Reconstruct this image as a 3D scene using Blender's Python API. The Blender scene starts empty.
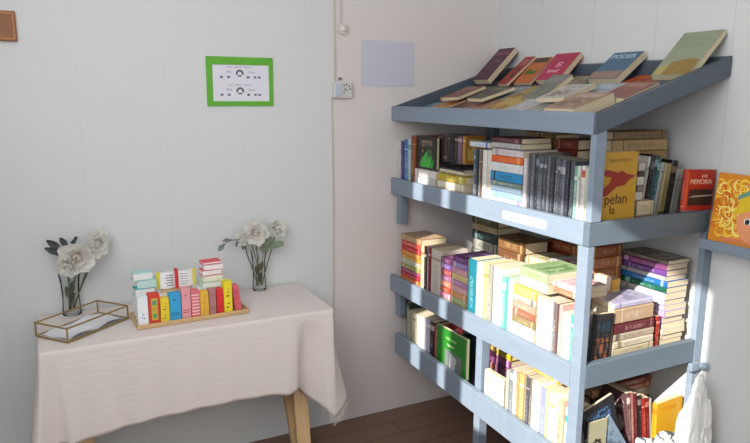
import bpy, bmesh, math, random
from mathutils import Vector, Matrix
random.seed(7)
C = bpy.context.scene.collection
PI = math.pi
# ---------------------------------------------------------------- camera
F, YAW, PIT, ROL = 658.21, 0.471814, -0.188273, 0.005018
CAM = Vector((-2.1103, -2.7947, 1.6))
fw = Vector((math.sin(YAW)*math.cos(PIT), math.cos(YAW)*math.cos(PIT), math.sin(PIT)))
_r = Vector((math.cos(YAW), -math.sin(YAW), 0)); _u = _r.cross(fw)
rt = _r*math.cos(ROL)+_u*math.sin(ROL); up = -_r*math.sin(ROL)+_u*math.cos(ROL)
cd = bpy.data.cameras.new('camera'); cam = bpy.data.objects.new('camera', cd); C.objects.link(cam)
cam.matrix_world = Matrix(((rt.x, up.x, -fw.x, CAM.x), (rt.y, up.y, -fw.y, CAM.y), (rt.z, up.z, -fw.z, CAM.z), (0, 0, 0, 1)))
cd.sensor_width = 36; cd.lens = F/750*36; cd.clip_start = .05
bpy.context.scene.camera = cam

def at(px, py, ax, v):
    """measured photo point -> real point on the plane axis=v"""
    d = fw*F+rt*(px-375)-up*(py-221.5); t = (v-CAM[ax])/d[ax]
    return CAM+d*t

# ---------------------------------------------------------------- materials
def lin(c):
    c = c/255
    return c/12.92 if c <= .04045 else ((c+.055)/1.055)**2.4
def rgb(h):
    return (lin(int(h[0:2], 16)), lin(int(h[2:4], 16)), lin(int(h[4:6], 16)), 1)
def nt(name):
    m = bpy.data.materials.new(name); m.use_nodes = True; t = m.node_tree; b = t.nodes['Principled BSDF']
    return m, t, b
def N(t, kind, **k):
    n = t.nodes.new(kind)
    for a, v in k.items(): setattr(n, a, v)
    return n
def math_(t, op, a, b=None, c=None):
    n = N(t, 'ShaderNodeMath', operation=op)
    for i, v in enumerate((a, b, c)):
        if v is None: continue
        if isinstance(v, (int, float)): n.inputs[i].default_value = v
        else: t.links.new(v, n.inputs[i])
    return n.outputs[0]
def mix(t, f, a, b):
    n = N(t, 'ShaderNodeMix', data_type='RGBA')
    for i, v in ((0, f), (6, a), (7, b)):
        if isinstance(v, (int, float, tuple)): n.inputs[i].default_value = v
        else: t.links.new(v, n.inputs[i])
    return n.outputs[2]
_pc = {}
def plain(h, rough=.6, noise=.12, scale=12, metal=0, bump=0):
    k = (h, rough, noise, scale, metal, bump)
    if k in _pc: return _pc[k]
    m, t, b = nt('paint_'+h); c = rgb(h)
    tc = N(t, 'ShaderNodeTexCoord'); n = N(t, 'ShaderNodeTexNoise'); n.inputs['Scale'].default_value = scale; n.inputs['Detail'].default_value = 4
    t.links.new(tc.outputs['Object'], n.inputs['Vector'])
    d = tuple(x*(1-noise) for x in c[:3])+(1,)
    t.links.new(mix(t, n.outputs[0], c, d), b.inputs['Base Color'])
    b.inputs['Roughness'].default_value = rough; b.inputs['Metallic'].default_value = metal
    if bump:
        bp = N(t, 'ShaderNodeBump'); bp.inputs['Strength'].default_value = bump; bp.inputs['Distance'].default_value = .01
        t.links.new(n.outputs[0], bp.inputs['Height']); t.links.new(bp.outputs[0], b.inputs['Normal'])
    _pc[k] = m; return m

DIM = .70
def cover_mat(base, acc, art, seed, kind):
    """book cover: spine band and print flecks, title block and picture on the boards (Generated coords: x thickness, y depth, z height)"""
    m, t, b = nt('cover_'+base); B, A, R = [tuple(v*DIM for v in rgb(h)[:3])+(1,) for h in (base, acc, art)]
    tc = N(t, 'ShaderNodeTexCoord'); s = N(t, 'ShaderNodeSeparateXYZ'); t.links.new(tc.outputs['Generated'], s.inputs[0])
    X, Y, Z = s.outputs
    def rng(v, lo, hi): return math_(t, 'MULTIPLY', math_(t, 'GREATER_THAN', v, lo), math_(t, 'LESS_THAN', v, hi))
    def flecks(sx, sy, sz, th):
        mp = N(t, 'ShaderNodeMapping'); mp.inputs['Scale'].default_value = (sx, sy, sz); mp.inputs['Location'].default_value = (seed*1.7 % 9, seed*.9 % 7, seed*.37 % 5)
        t.links.new(tc.outputs['Generated'], mp.inputs[0]); n = N(t, 'ShaderNodeTexNoise'); n.inputs['Detail'].default_value = 1; n.inputs['Scale'].default_value = 1
        t.links.new(mp.outputs[0], n.inputs['Vector']); return math_(t, 'GREATER_THAN', n.outputs[0], th)
    spine = math_(t, 'LESS_THAN', Y, .03)
    board = math_(t, 'SUBTRACT', 1, spine)
    rnd = random.Random(seed)
    z0 = rnd.choice((.07, .8, .84, .1))
    band = math_(t, 'MULTIPLY', spine, rng(Z, z0, z0+rnd.choice((.05, .1, .02))))
    txt = math_(t, 'MULTIPLY', math_(t, 'MULTIPLY', spine, math_(t, 'MULTIPLY', rng(Z, .25, .74), rng(X, .28, .72))), flecks(3, 0, 34, .5))
    ttl = math_(t, 'MULTIPLY', math_(t, 'MULTIPLY', board, math_(t, 'MULTIPLY', rng(Z, .7, .88), rng(Y, .15, .85))), flecks(0, 16, 22, .5))
    c = mix(t, band, B, A); c = mix(t, math_(t, 'MULTIPLY', txt, .5), c, A)
    if kind != 'blank':
        pic = math_(t, 'MULTIPLY', math_(t, 'MULTIPLY', board, math_(t, 'MULTIPLY', rng(Z, .12, .6), rng(Y, .14, .88))), flecks(0, 4, 5, .47))
        c = mix(t, math_(t, 'MULTIPLY', pic, .8), c, R); c = mix(t, math_(t, 'MULTIPLY', ttl, .6), c, A)
    t.links.new(c, b.inputs['Base Color']); b.inputs['Roughness'].default_value = .42
    return m
def _pages():
    m, t, b = nt('page_edges'); tc = N(t, 'ShaderNodeTexCoord')
    mp = N(t, 'ShaderNodeMapping'); mp.inputs['Scale'].default_value = (900, 4, 4); t.links.new(tc.outputs['Object'], mp.inputs[0])
    n = N(t, 'ShaderNodeTexNoise'); n.inputs['Scale'].default_value = 1; t.links.new(mp.outputs[0], n.inputs['Vector'])
    t.links.new(mix(t, n.outputs[0], rgb('b8a580'), rgb('e2d6bc')), b.inputs['Base Color']); b.inputs['Roughness'].default_value = .9
    return m
PAGES = _pages()

def painted_board(h, axis_scale, rough=.45):
    m, t, b = nt('shelf_paint'); tc = N(t, 'ShaderNodeTexCoord'); mp = N(t, 'ShaderNodeMapping'); mp.inputs['Scale'].default_value = axis_scale
    t.links.new(tc.outputs['Object'], mp.inputs[0]); n = N(t, 'ShaderNodeTexNoise'); n.inputs['Scale'].default_value = 3; n.inputs['Detail'].default_value = 6
    t.links.new(mp.outputs[0], n.inputs['Vector']); c = rgb(h)
    t.links.new(mix(t, n.outputs[0], tuple(x*.84 for x in c[:3])+(1,), tuple(min(1, x*1.12) for x in c[:3])+(1,)), b.inputs['Base Color'])
    bp = N(t, 'ShaderNodeBump'); bp.inputs['Strength'].default_value = .15; bp.inputs['Distance'].default_value = .003
    t.links.new(n.outputs[0], bp.inputs['Height']); t.links.new(bp.outputs[0], b.inputs['Normal']); b.inputs['Roughness'].default_value = rough
    return m
SHELF = painted_board('7f8d9d', (12, 1.5, 12)); SHELF_DARK_SHADE = painted_board('4f5964', (1.5, 12, 12)); SHELF_SIDE_SHADE = painted_board('5f6c77', (1.5, 12, 12))  # shade of side lips and tray rails painted in; decks share the dark tone
def wall_mat(axis):
    """white painted boards with a fine groove every 32 cm"""
    m, t, b = nt('painted_wall_boards'); g = N(t, 'ShaderNodeNewGeometry'); s = N(t, 'ShaderNodeSeparateXYZ'); t.links.new(g.outputs['Position'], s.inputs[0])
    v = s.outputs[axis]; off = .02 if axis == 1 else -.28+.32*.0
    f = math_(t, 'FRACT', math_(t, 'DIVIDE', math_(t, 'ADD', v, 32+off), .32))
    d = math_(t, 'ABSOLUTE', math_(t, 'SUBTRACT', f, .5))
    groove = math_(t, 'LESS_THAN', math_(t, 'SUBTRACT', .5, d), .008)
    n = N(t, 'ShaderNodeTexNoise'); n.inputs['Scale'].default_value = 1.6; n.inputs['Detail'].default_value = 3; t.links.new(g.outputs['Position'], n.inputs['Vector'])
    c = mix(t, n.outputs[0], rgb('d1d3d4'), rgb('d7d9d9'))
    if axis == 0: c = mix(t, math_(t, 'GREATER_THAN', s.outputs[0], -.908), c, mix(t, n.outputs[0], rgb('d9d1cf'), rgb('dcd6d4')))
    c = c; c = mix(t, math_(t, 'MULTIPLY', groove, .16 if axis == 1 else .06), c, rgb('8d8a84'))
    t.links.new(c, b.inputs['Base Color']); b.inputs['Roughness'].default_value = .55
    n2 = N(t, 'ShaderNodeTexNoise'); n2.inputs['Scale'].default_value = 60; t.links.new(g.outputs['Position'], n2.inputs['Vector'])
    bp = N(t, 'ShaderNodeBump'); bp.inputs['Strength'].default_value = .08; bp.inputs['Distance'].default_value = .003
    t.links.new(math_(t, 'SUBTRACT', n2.outputs[0], math_(t, 'MULTIPLY', groove, 1 if axis == 1 else .15)), bp.inputs['Height']); t.links.new(bp.outputs[0], b.inputs['Normal'])
    return m
def floor_mat():
    m, t, b = nt('dark_floor_planks'); g = N(t, 'ShaderNodeNewGeometry'); br = N(t, 'ShaderNodeTexBrick')
    t.links.new(g.outputs['Position'], br.inputs['Vector']); br.inputs['Scale'].default_value = 1; br.inputs['Brick Width'].default_value = 1.3; br.inputs['Row Height'].default_value = .12; br.inputs['Mortar Size'].default_value = .003
    br.inputs['Color1'].default_value = rgb('836656'); br.inputs['Color2'].default_value = rgb('72584a'); br.inputs['Mortar'].default_value = rgb('2a201c')
    mp = N(t, 'ShaderNodeMapping'); mp.inputs['Scale'].default_value = (2, 25, 1); t.links.new(g.outputs['Position'], mp.inputs[0])
    n = N(t, 'ShaderNodeTexNoise'); n.inputs['Scale'].default_value = 2; n.inputs['Detail'].default_value = 6; t.links.new(mp.outputs[0], n.inputs['Vector'])
    t.links.new(mix(t, math_(t, 'MULTIPLY', n.outputs[0], .5), br.outputs[0], rgb('866a59')), b.inputs['Base Color']); b.inputs['Roughness'].default_value = .45
    return m
def wood_mat(h, h2, sc=(3, 3, 40)):
    m, t, b = nt('wood_'+h); tc = N(t, 'ShaderNodeTexCoord'); mp = N(t, 'ShaderNodeMapping'); mp.inputs['Scale'].default_value = sc; t.links.new(tc.outputs['Object'], mp.inputs[0])
    n = N(t, 'ShaderNodeTexNoise'); n.inputs['Scale'].default_value = 2; n.inputs['Detail'].default_value = 5; n.inputs['Distortion'].default_value = .6; t.links.new(mp.outputs[0], n.inputs['Vector'])
    t.links.new(mix(t, n.outputs[0], rgb(h), rgb(h2)), b.inputs['Base Color']); b.inputs['Roughness'].default_value = .5
    return m
PINE = wood_mat('e3c59a', 'c99f68', (30, 30, 2.5)); BEECH = wood_mat('d9b98c', 'c49a66', (4, 40, 40))
def glass_mat():
    m, t, b = nt('clear_glass'); b.inputs['Transmission Weight'].default_value = 1; b.inputs['IOR'].default_value = 1.2; b.inputs['Roughness'].default_value = .02; b.inputs['Base Color'].default_value = (.97, .99, .98, 1)
    return m
GLASS = glass_mat()
def pane_mat(ior=1.15, tint=(1, 1, 1, 1)):
    m, t, b = nt('thin_pane'); tr = N(t, 'ShaderNodeBsdfTransparent'); gl = N(t, 'ShaderNodeBsdfGlossy'); gl.inputs['Roughness'].default_value = .03
    fr = N(t, 'ShaderNodeFresnel'); fr.inputs[0].default_value = ior; tr.inputs[0].default_value = tint; mx = N(t, 'ShaderNodeMixShader'); t.links.new(fr.outputs[0], mx.inputs[0]); t.links.new(tr.outputs[0], mx.inputs[1]); t.links.new(gl.outputs[0], mx.inputs[2])
    t.links.new(mx.outputs[0], t.nodes['Material Output'].inputs[0]); return m
PANE = pane_mat(); VGLASS = pane_mat(1.2, (.972, .98, .978, 1))
BRASS = plain('a68c4e', .4, .2, 30, .5)

# ---------------------------------------------------------------- mesh helpers
def link(name, me, mat, parent=None, M=None):
    o = bpy.data.objects.new(name, me); C.objects.link(o)
    if mat: me.materials.append(mat)
    if parent: o.parent = parent
    if M is not None: o.matrix_local = M
    return o
def from_bm(name, bm, mat, parent=None, M=None, smooth=False):
    bmesh.ops.recalc_face_normals(bm, faces=bm.faces)
    me = bpy.data.meshes.new(name); bm.to_mesh(me); bm.free()
    if smooth:
        for p in me.polygons: p.use_smooth = True
    return link(name, me, mat, parent, M)
def bx(bm, lo, hi, bev=0):
    r = bmesh.ops.create_cube(bm, size=1)['verts']
    for v in r:
        v.co = Vector([lo[i]+(v.co[i]+.5)*(hi[i]-lo[i]) for i in range(3)])
    if bev:
        es = list({e for v in r for e in v.link_edges}); bmesh.ops.bevel(bm, geom=es, offset=bev, segments=2, affect='EDGES', profile=.6)
def box(name, lo, hi, mat, parent=None, bev=0, M=None):
    bm = bmesh.new(); bx(bm, lo, hi, bev); return from_bm(name, bm, mat, parent, M)
def tube(bm, pts, rad, seg=8, caps=True):
    pts = [Vector(p) for p in pts]; rad = rad if isinstance(rad, (list, tuple)) else [rad]*len(pts); rings = []
    t0 = (pts[1]-pts[0]).normalized(); n = t0.orthogonal().normalized()
    for i, p in enumerate(pts):
        t = (pts[min(i+1, len(pts)-1)]-pts[max(i-1, 0)]).normalized(); n = (n-t*n.dot(t)).normalized(); b = t.cross(n)
        rings.append([bm.verts.new(p+(n*math.cos(2*PI*k/seg)+b*math.sin(2*PI*k/seg))*rad[i]) for k in range(seg)])
    for a, b in zip(rings, rings[1:]):
        for k in range(seg): bm.faces.new((a[k], a[(k+1) % seg], b[(k+1) % seg], b[k]))
    if caps: bm.faces.new(rings[0]); bm.faces.new(rings[-1])
def beam(name, p, q, w, d, mat, parent=None, side=Vector((0, 1, 0)), bev=.003):
    """rectangular timber from p to q, w across, d along side"""
    p, q = Vector(p), Vector(q); z = (q-p).normalized(); y = (side-z*side.dot(z)).normalized(); x = y.cross(z)
    bm = bmesh.new(); bx(bm, (-w/2, -d/2, 0), (w/2, d/2, (q-p).length), bev)
    M = Matrix(((x.x, y.x, z.x, p.x), (x.y, y.y, z.y, p.y), (x.z, y.z, z.z, p.z), (0, 0, 0, 1)))
    return from_bm(name, bm, mat, parent, M)
def tag(o, label=None, cat=None, group=None, kind=None):
    if label: o['label'] = label
    if cat: o['category'] = cat
    if group: o['group'] = group
    if kind: o['kind'] = kind
    return o
def empty(name, loc=(0, 0, 0), label=None, cat=None, group=None, M=None):
    o = bpy.data.objects.new(name, None); C.objects.link(o); o.empty_display_size = .05
    if M is not None: o.matrix_world = M
    else: o.location = loc
    return tag(o, label, cat, group)
def text(name, s, size, mat, parent, M, ext=.0004, align='CENTER', squash=1):
    cu = bpy.data.curves.new(name, 'FONT'); cu.body = s; cu.size = size; cu.extrude = ext; cu.align_x = align; cu.align_y = 'CENTER'; cu.materials.append(mat); cu.resolution_u = 3
    o = bpy.data.objects.new(name, cu); C.objects.link(o); o.parent = parent; o.matrix_local = M@Matrix.Diagonal((squash, 1, 1, 1)); return o
def frame(o, ex, ey, ez):
    return Matrix(((ex[0], ey[0], ez[0], o[0]), (ex[1], ey[1], ez[1], o[1]), (ex[2], ey[2], ez[2], o[2]), (0, 0, 0, 1)))
XP, YP, ZP = Vector((1, 0, 0)), Vector((0, 1, 0)), Vector((0, 0, 1))

# ---------------------------------------------------------------- the setting
WA, WB = wall_mat(0), wall_mat(1)
XW = -2.6      # window wall, out of view to the side
def struct(o): o['kind'] = 'structure'; return o
struct(box('floor', (XW-.1, -5, -.1), (.1, .1, 0), floor_mat()))
struct(box('wall_back', (XW-.1, 0, 0), (.1, .1, 2.75), WA))
struct(box('wall_right', (0, -5, 0), (.1, 0, 2.75), WB))
struct(box('ceiling', (XW-.1, -5, 2.75), (.1, .1, 2.85), plain('e8e8e6')))
# window wall with its openings: the low sun comes in between its posts
bm = bmesh.new()
YO = [(-2.53, -1.545), (-1.46, -1.36), (-1.245, -1.12)]; ZO = (1.45, 2.53)
bx(bm, (XW-.1, -5, 0), (XW, 0, ZO[0])); bx(bm, (XW-.1, -5, ZO[1]), (XW, 0, 2.75))
ys = [-5, -2.53, -1.545, -1.46, -1.36, -1.245, -1.12, 0]
for i in range(0, 8, 2): bx(bm, (XW-.1, ys[i], ZO[0]), (XW, ys[i+1], ZO[1]))
struct(from_bm('wall_left', bm, WA))

# ---------------------------------------------------------------- shelving unit
D, L = .601, 1.307
rack = empty('display_bookshelf', (-.3, -.65, 0), 'tall grey-blue painted wooden bookshelf with a sloping display tray on top', 'bookshelf')
RM = Matrix.Translation((-.3, -.65, 0)).inverted()
def rk(name, lo, hi, bev=.003): 
    o = box(name, lo, hi, SHELF_SIDE_SHADE if name == 'side_lip' else SHELF_DARK_SHADE if name == 'shelf_deck' else SHELF, rack, bev); o.matrix_local = RM; return o
def rbeam(name, p, q, w, d, side): 
    o = beam(name, Vector(p)+Vector((.3, .65, 0)), Vector(q)+Vector((.3, .65, 0)), w, d, SHELF, rack, side); return o
Z1, Z2 = 1.155, .672            # tops of the shelf decks
def z3(y): return .352+(-y)*-.045 if y < 0 else .352
# tray: floor, rails
sl = math.atan2(.185, .6); nrm = Vector((-math.sin(sl), 0, math.cos(sl))); slv = Vector((math.cos(sl), 0, math.sin(sl)))
def prism_y(name, prof, y0, y1, parent, bev=0):
    bm = bmesh.new(); a = [bm.verts.new((x, y0, z)) for x, z in prof]; b = [bm.verts.new((x, y1, z)) for x, z in prof]
    bm.faces.new(a); bm.faces.new(b)
    for i in range(len(prof)): bm.faces.new((a[i], a[(i+1) % len(prof)], b[(i+1) % len(prof)], b[i]))
    if bev: bmesh.ops.bevel(bm, geom=list(bm.edges), offset=bev, segments=2, affect='EDGES')
    o = from_bm(name, bm, SHELF if 'front' in name else SHELF_DARK_SHADE, parent)
    if parent is rack: o.matrix_local = RM
    return o
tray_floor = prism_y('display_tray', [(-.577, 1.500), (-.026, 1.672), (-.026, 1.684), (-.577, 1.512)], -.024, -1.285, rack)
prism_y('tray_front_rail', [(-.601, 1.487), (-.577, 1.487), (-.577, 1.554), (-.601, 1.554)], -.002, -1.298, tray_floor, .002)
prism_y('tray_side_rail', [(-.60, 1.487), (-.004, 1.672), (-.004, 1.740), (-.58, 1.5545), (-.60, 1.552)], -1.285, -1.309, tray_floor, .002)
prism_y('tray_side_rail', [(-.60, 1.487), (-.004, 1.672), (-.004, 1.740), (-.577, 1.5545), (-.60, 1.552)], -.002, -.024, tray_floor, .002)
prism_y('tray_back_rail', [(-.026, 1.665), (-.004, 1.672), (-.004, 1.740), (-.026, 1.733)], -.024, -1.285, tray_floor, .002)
TRAY0 = Vector((-.577, 0, 1.513))
# lips, ends and decks
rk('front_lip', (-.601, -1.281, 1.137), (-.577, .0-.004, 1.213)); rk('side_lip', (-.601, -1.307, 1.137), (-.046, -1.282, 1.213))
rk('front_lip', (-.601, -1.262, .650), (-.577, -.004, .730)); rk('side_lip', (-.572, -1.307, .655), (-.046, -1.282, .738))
rbeam('front_lip', (-.589, -.064, .392), (-.589, -1.262, .349), .024, .100, ZP)
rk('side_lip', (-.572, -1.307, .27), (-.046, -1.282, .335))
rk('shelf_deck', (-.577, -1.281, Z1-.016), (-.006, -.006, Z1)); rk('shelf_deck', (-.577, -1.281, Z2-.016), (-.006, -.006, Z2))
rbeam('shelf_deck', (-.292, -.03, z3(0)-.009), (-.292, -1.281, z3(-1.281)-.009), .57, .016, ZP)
# posts
rk('post', (-.598, -1.307, 1.214), (-.553, -1.284, 1.50)); rk('post', (-.601, -1.307, 0), (-.573, -1.263, 1.136))
rk('post', (-.576, -.745, 0), (-.535, -.705, .65)); rk('post', (-.576, -.060, .99), (-.540, -.022, 1.137)); rk('post', (-.576, -.060, .52), (-.540, -.022, .650))
rk('post', (-.045, -1.307, 0), (-.006, -1.283, 1.137)); None
rk('post', (-.045, -.060, 0), (-.006, -.022, 1.68))
bm = bmesh.new(); bx(bm, (-.075, -1.325, .625), (-.03, -1.307, .655), .004); tube(bm, [(-.03, -1.318, .642), (-.008, -1.335, .638)], [.011, .015], 12)
o = from_bm('corner_catch', bm, plain('9aa9b8', .4, .1, 20, .4), rack); o.matrix_local = RM
# name strip stuck on the upper lip
p0, p1 = at(503, 211, 0, -.602), at(546, 221, 0, -.602)
st = box('label_strip', (-.6025, p1.y, 1.158), (-.6012, p0.y, 1.188), plain('f4f4f2', .5, .03), rack, 0); st.matrix_local = RM
Mt = Matrix.Translation((.3, .65, 0))@frame((-.603, (p0.y+p1.y)/2, 1.173), -YP, ZP, -XP)
text('strip_lettering', 'LIBROS DE USADO', .021, plain('b9bfc6'), rack, Mt, squash=1.15)

# ---------------------------------------------------------------- books
NBOOK = 0
def cov(e):
    return next((c for c in bpy.data.objects if c.parent is e and c.name.startswith('cover')), e)
def book(label, group, M, T, W, H, base='ffffff', acc='ffffff', art='888888', kind='paper', name='book', cat='book'):
    """M: columns thickness, spine-to-fore-edge, height; origin at spine foot"""
    global NBOOK; NBOOK += 1
    e = empty(name, label=label, cat=cat, group=group, M=M)
    c = .0012 if kind in ('paper', 'blank') else .0028
    c = min(c, T*.2); ins = .0006 if kind in ('paper', 'blank') else .004
    r = min(.004, T*.3)
    prof = [(0, W), (0, r), (r*.35, r*.35), (r, 0), (T-r, 0), (T-r*.35, r*.35), (T, r), (T, W), (T-c, W), (T-c, r+c), (c, r+c), (c, W)]
    bm = bmesh.new(); a = [bm.verts.new((x, y, 0)) for x, y in prof]; b = [bm.verts.new((x, y, H)) for x, y in prof]
    n = len(prof)
    for i in range(n): bm.faces.new((a[i], a[(i+1) % n], b[(i+1) % n], b[i]))
    for q in (a, b):  # cap the U as quads
        for i, j in ((0, 11), (1, 10), (6, 9), ): pass
        bm.faces.new((q[0], q[1], q[10], q[11])); bm.faces.new((q[1], q[2], q[3], q[10])); bm.faces.new((q[3], q[4], q[9], q[10])); bm.faces.new((q[4], q[5], q[6], q[9])); bm.faces.new((q[6], q[7], q[8], q[9]))
    from_bm('cover', bm, cover_mat(base, acc, art, NBOOK, kind), e)
    box('pages', (c*1.02, r+c*1.02, ins), (T-c*1.02, W-.0015-ins, H-ins), PAGES, e)
    return e
ORD = 'first second third fourth fifth sixth seventh eighth ninth tenth eleventh twelfth thirteenth fourteenth fifteenth sixteenth seventeenth eighteenth nineteenth twentieth'.split()
def row_front(xf, deck, mid, group, anchor, items, lean=0, wmax=.098):
    """books standing in a row with their spines to the room; items (px left, px right, px y of top, colour words, base, accent, [art])"""
    (xa, ya), (xb, yb) = mid; prev = None
    for i, it in enumerate(items):
        l, r, top, desc, base, acc = it[:6]; art = it[6] if len(it) > 6 else acc
        f = lambda q: ya+(yb-ya)*(q-xa)/(xb-xa)
        yl, yr = at(l, f(l), 0, xf).y, max(at(r, f(r), 0, xf).y, -1.252)
        if yl-yr < .004: continue
        z0 = deck(yl) if callable(deck) else deck
        z0 += .0015; j = random.uniform(0, .012) if len(items) > 3 else 0
        H = at((l+r)/2, top, 0, xf).z-z0; T = max(.004, yl-yr-.0012); W = min(.14, max(.1, H*.62)); W = min(W, wmax) if yl < -1.0 else W
        book(f'{desc}, {ORD[i]} {anchor}', group, frame((xf+j, yl, z0), -YP, XP, ZP), T, W, H, base, acc, art)
def pile(O, ex_lay, ey, ez, z0, z1, W, H, group, anchor, items, jit=.006, top=0, hard=False):
    """a pile lying flat; items bottom to top (relative thickness, words, base, accent). O: (x, y) of the spine foot corner"""
    tot = sum(i[0] for i in items); z = z0+.0012; n = len(items); k = (z1-z0-.0012-.0008*n)/tot
    for i, it in enumerate(items):
        T = it[0]*k; rank = n-1-i+top
        w = W*random.uniform(.94, 1.0); h = H*random.uniform(.93, 1.0); dj = random.uniform(-jit, jit); ds = random.uniform(0, jit)
        o = Vector((O[0], O[1], z))+ez*(abs(dj)*.5+(H-h)/2)+ey*ds
        where = 'topmost' if rank == 0 else (f'{ORD[rank]} down')
        book(f'{it[1]}, {where} {anchor}', group, frame(o, ZP, ey, ez), T, w, h, it[2], it[3], it[4] if len(it) > 4 else it[3], 'hard' if hard else 'paper')
        z += T+.0008
    return z
def pile_front(xf, pl, pr, ymid, z0, ztop, W, group, anchor, items, **k):
    yl, yr = at(pl, ymid, 0, xf).y, at(pr, ymid, 0, xf).y
    if callable(z0): z0 = z0(yl)
    return pile((xf, yr), None, XP, YP, z0, ztop, W, yl-yr, group, anchor, items, **k)
def pile_side(yf, pl, pr, ymid, z0, ztop, W, group, anchor, items, **k):
    xl, xr = at(pl, ymid, 1, yf).x, at(pr, ymid, 1, yf).x
    return pile((xr, yf), None, YP, -XP, z0, ztop, W, xr-xl, group, anchor, items, **k)
def zx(px, py, xf): return at(px, py, 0, xf).z
def zy(px, py, yf): return at(px, py, 1, yf).z

# ---- upper shelf, front
G1 = 'books standing on the upper shelf'
A1 = 'from the wall on the upper shelf'
row_front(-.57, Z1, ((397, 165), (414, 167)), G1, A1, [
 (396.8, 400, 141, 'thin white paperback spine', 'eceae6', 'b9b6b0'), (400, 402.4, 141, 'thin violet paperback spine', '5d4a86', 'c9c0df'),
 (402.4, 407.3, 139.5, 'bright blue paperback spine', '4f86c0', 'dfe9f2'), (407.3, 409.6, 139, 'thin pale aqua paperback spine', 'b9d6dc', '7fa0aa'),
 (409.6, 413.4, 135.5, 'brown and orange paperback spine', '8f4f2a', 'e79a4c')])
G1p = 'books lying flat on the upper shelf'
zs1 = zx(425, 170, -.57)
pile_front(-.57, 413.8, 436, 172, Z1, zs1, .14, G1p, 'of the pale pile under the black book', [(1, 'white paperback lying flat', 'efece8', 'c9c4be'), (1.3, 'pale grey paperback lying flat', 'dedcdc', 'b5b5b8'), (1, 'off-white paperback lying flat', 'f3efe6', 'd6cdb9')])
zs2 = zx(454, 176, -.57)
pile_front(-.57, 437, 464.5, 180, Z1, zs2, .15, G1p, 'of the low yellow topped pile', [(1, 'rose red paperback lying flat', 'b5565c', 'e8c5c0'), (.8, 'cream paperback lying flat', 'eadfae', 'c8b56a'), (1, 'white paperback lying flat', 'f2ecd8', 'd8c66a'), (1, 'mustard yellow paperback lying flat', 'cdb62f', 'f2e6a0')])
# black book, cover out, with a green flame shape
yl, yr = at(416.4, 152, 0, -.555).y, at(436.3, 152, 0, -.555).y
H = zx(425, 136.5, -.555)-zs1-.002
bk = book('black hardback standing cover out with bright green flame shapes on it', 'cover-out books on the upper shelf', frame((-.535, yl, zs1+.003), -XP, -YP, ZP), .02, yl-yr, H, '1a1a1c', '8a8a86', '1f2022', 'hard')
bm = bmesh.new()
for k, (cx, hh, ww) in enumerate([(.25, .42, .035), (.36, .56, .05), (.47, .66, .05), (.58, .55, .05), (.69, .48, .04), (.8, .36, .03)]):
    W_ = yl-yr; pts = [(cx*W_-ww*.25, .05*H), (cx*W_+ww*.15, .05*H), (cx*W_+ww*.35, hh*.55*H), (cx*W_+ww*.55, hh*H), (cx*W_, hh*.6*H)]
    vs = [bm.verts.new((.0204+k*.0001, a, b)) for a, b in pts]; bm.faces.new(vs)
from_bm('flame_print', bm, plain('3fae3c', .5), cov(bk))
bm = bmesh.new()
for cx, cz in ((.3, .8), (.42, .8), (.55, .8), (.68, .8)):
    bx(bm, (.0203, cx*W_, cz*H), (.0207, cx*W_+.012, cz*H+.01))
for cx, cz in ((.34, .66), (.7, .5), (.3, .5)): bx(bm, (.0203, cx*W_, cz*H), (.0207, cx*W_+.008, cz*H+.014))
from_bm('lettering_print', bm, plain('9b7a4a'), cov(bk))
# row standing on the yellow pile
z12 = pile_front(-.545, 438, 464, 170, zs2, zx(450, 168, -.545), .14, G1p, 'on the yellow topped pile', [(1, 'cream hardback lying flat', 'e9e0c8', 'b7a77e'), (.5, 'black paperback lying flat', '242227', '6d6870')])
row_front(-.515, zs2+.042, ((437, 152), (470, 156)), G1, 'past the black cover-out book', [
 (436.8, 441, 134.5, 'dark umber paperback spine', '3a2a28', '7e6a60'), (441, 445, 134, 'taupe paperback spine', '5b4a48', 'a3928a'), (445, 449, 134, 'grey brown paperback spine', '4c4244', '93888a'),
 (449, 452.5, 135, 'black paperback spine', '1d1a1f', '77707a'), (452.5, 456, 135.5, 'near black paperback spine', '2a2327', 'a28d70'), (456, 460, 136, 'dull purple paperback spine', '7d5570', 'd8b6c6'),
 (460, 463.0, 136, 'ochre orange paperback spine', 'b9812e', 'f0cf80')])
row_front(-.57, Z1, ((470, 175), (489, 180)), G1, 'past the yellow topped pile', [
 (471, 473.6, 149, 'slate blue paperback spine', '5e7387', 'c9d5df'), (473.6, 476, 149, 'charcoal paperback spine', '3c4148', 'b9bcc0'), (476, 478.6, 149.5, 'pale grey paperback spine', 'c9cbcd', '70757c'),
 (478.6, 480.8, 150, 'brown paperback spine', '6d5546', 'd9c6b4'), (480.8, 484.6, 150, 'white paperback spine', 'f4f2ee', 'bdbab4'), (484.6, 489, 150, 'ivory paperback spine', 'f0eade', 'c9a06a')])
zt = zx(480, 148.6, -.57)
pile_front(-.565, 469, 489, 146, zt+.002, zx(480, 142, -.57), .13, G1p, 'across the white spines', [(1, 'white paperback with blue spine edge, lying flat', 'dfe6ee', '3c79c4')])
zc0 = zx(506, 149.5, -.57)
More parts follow.
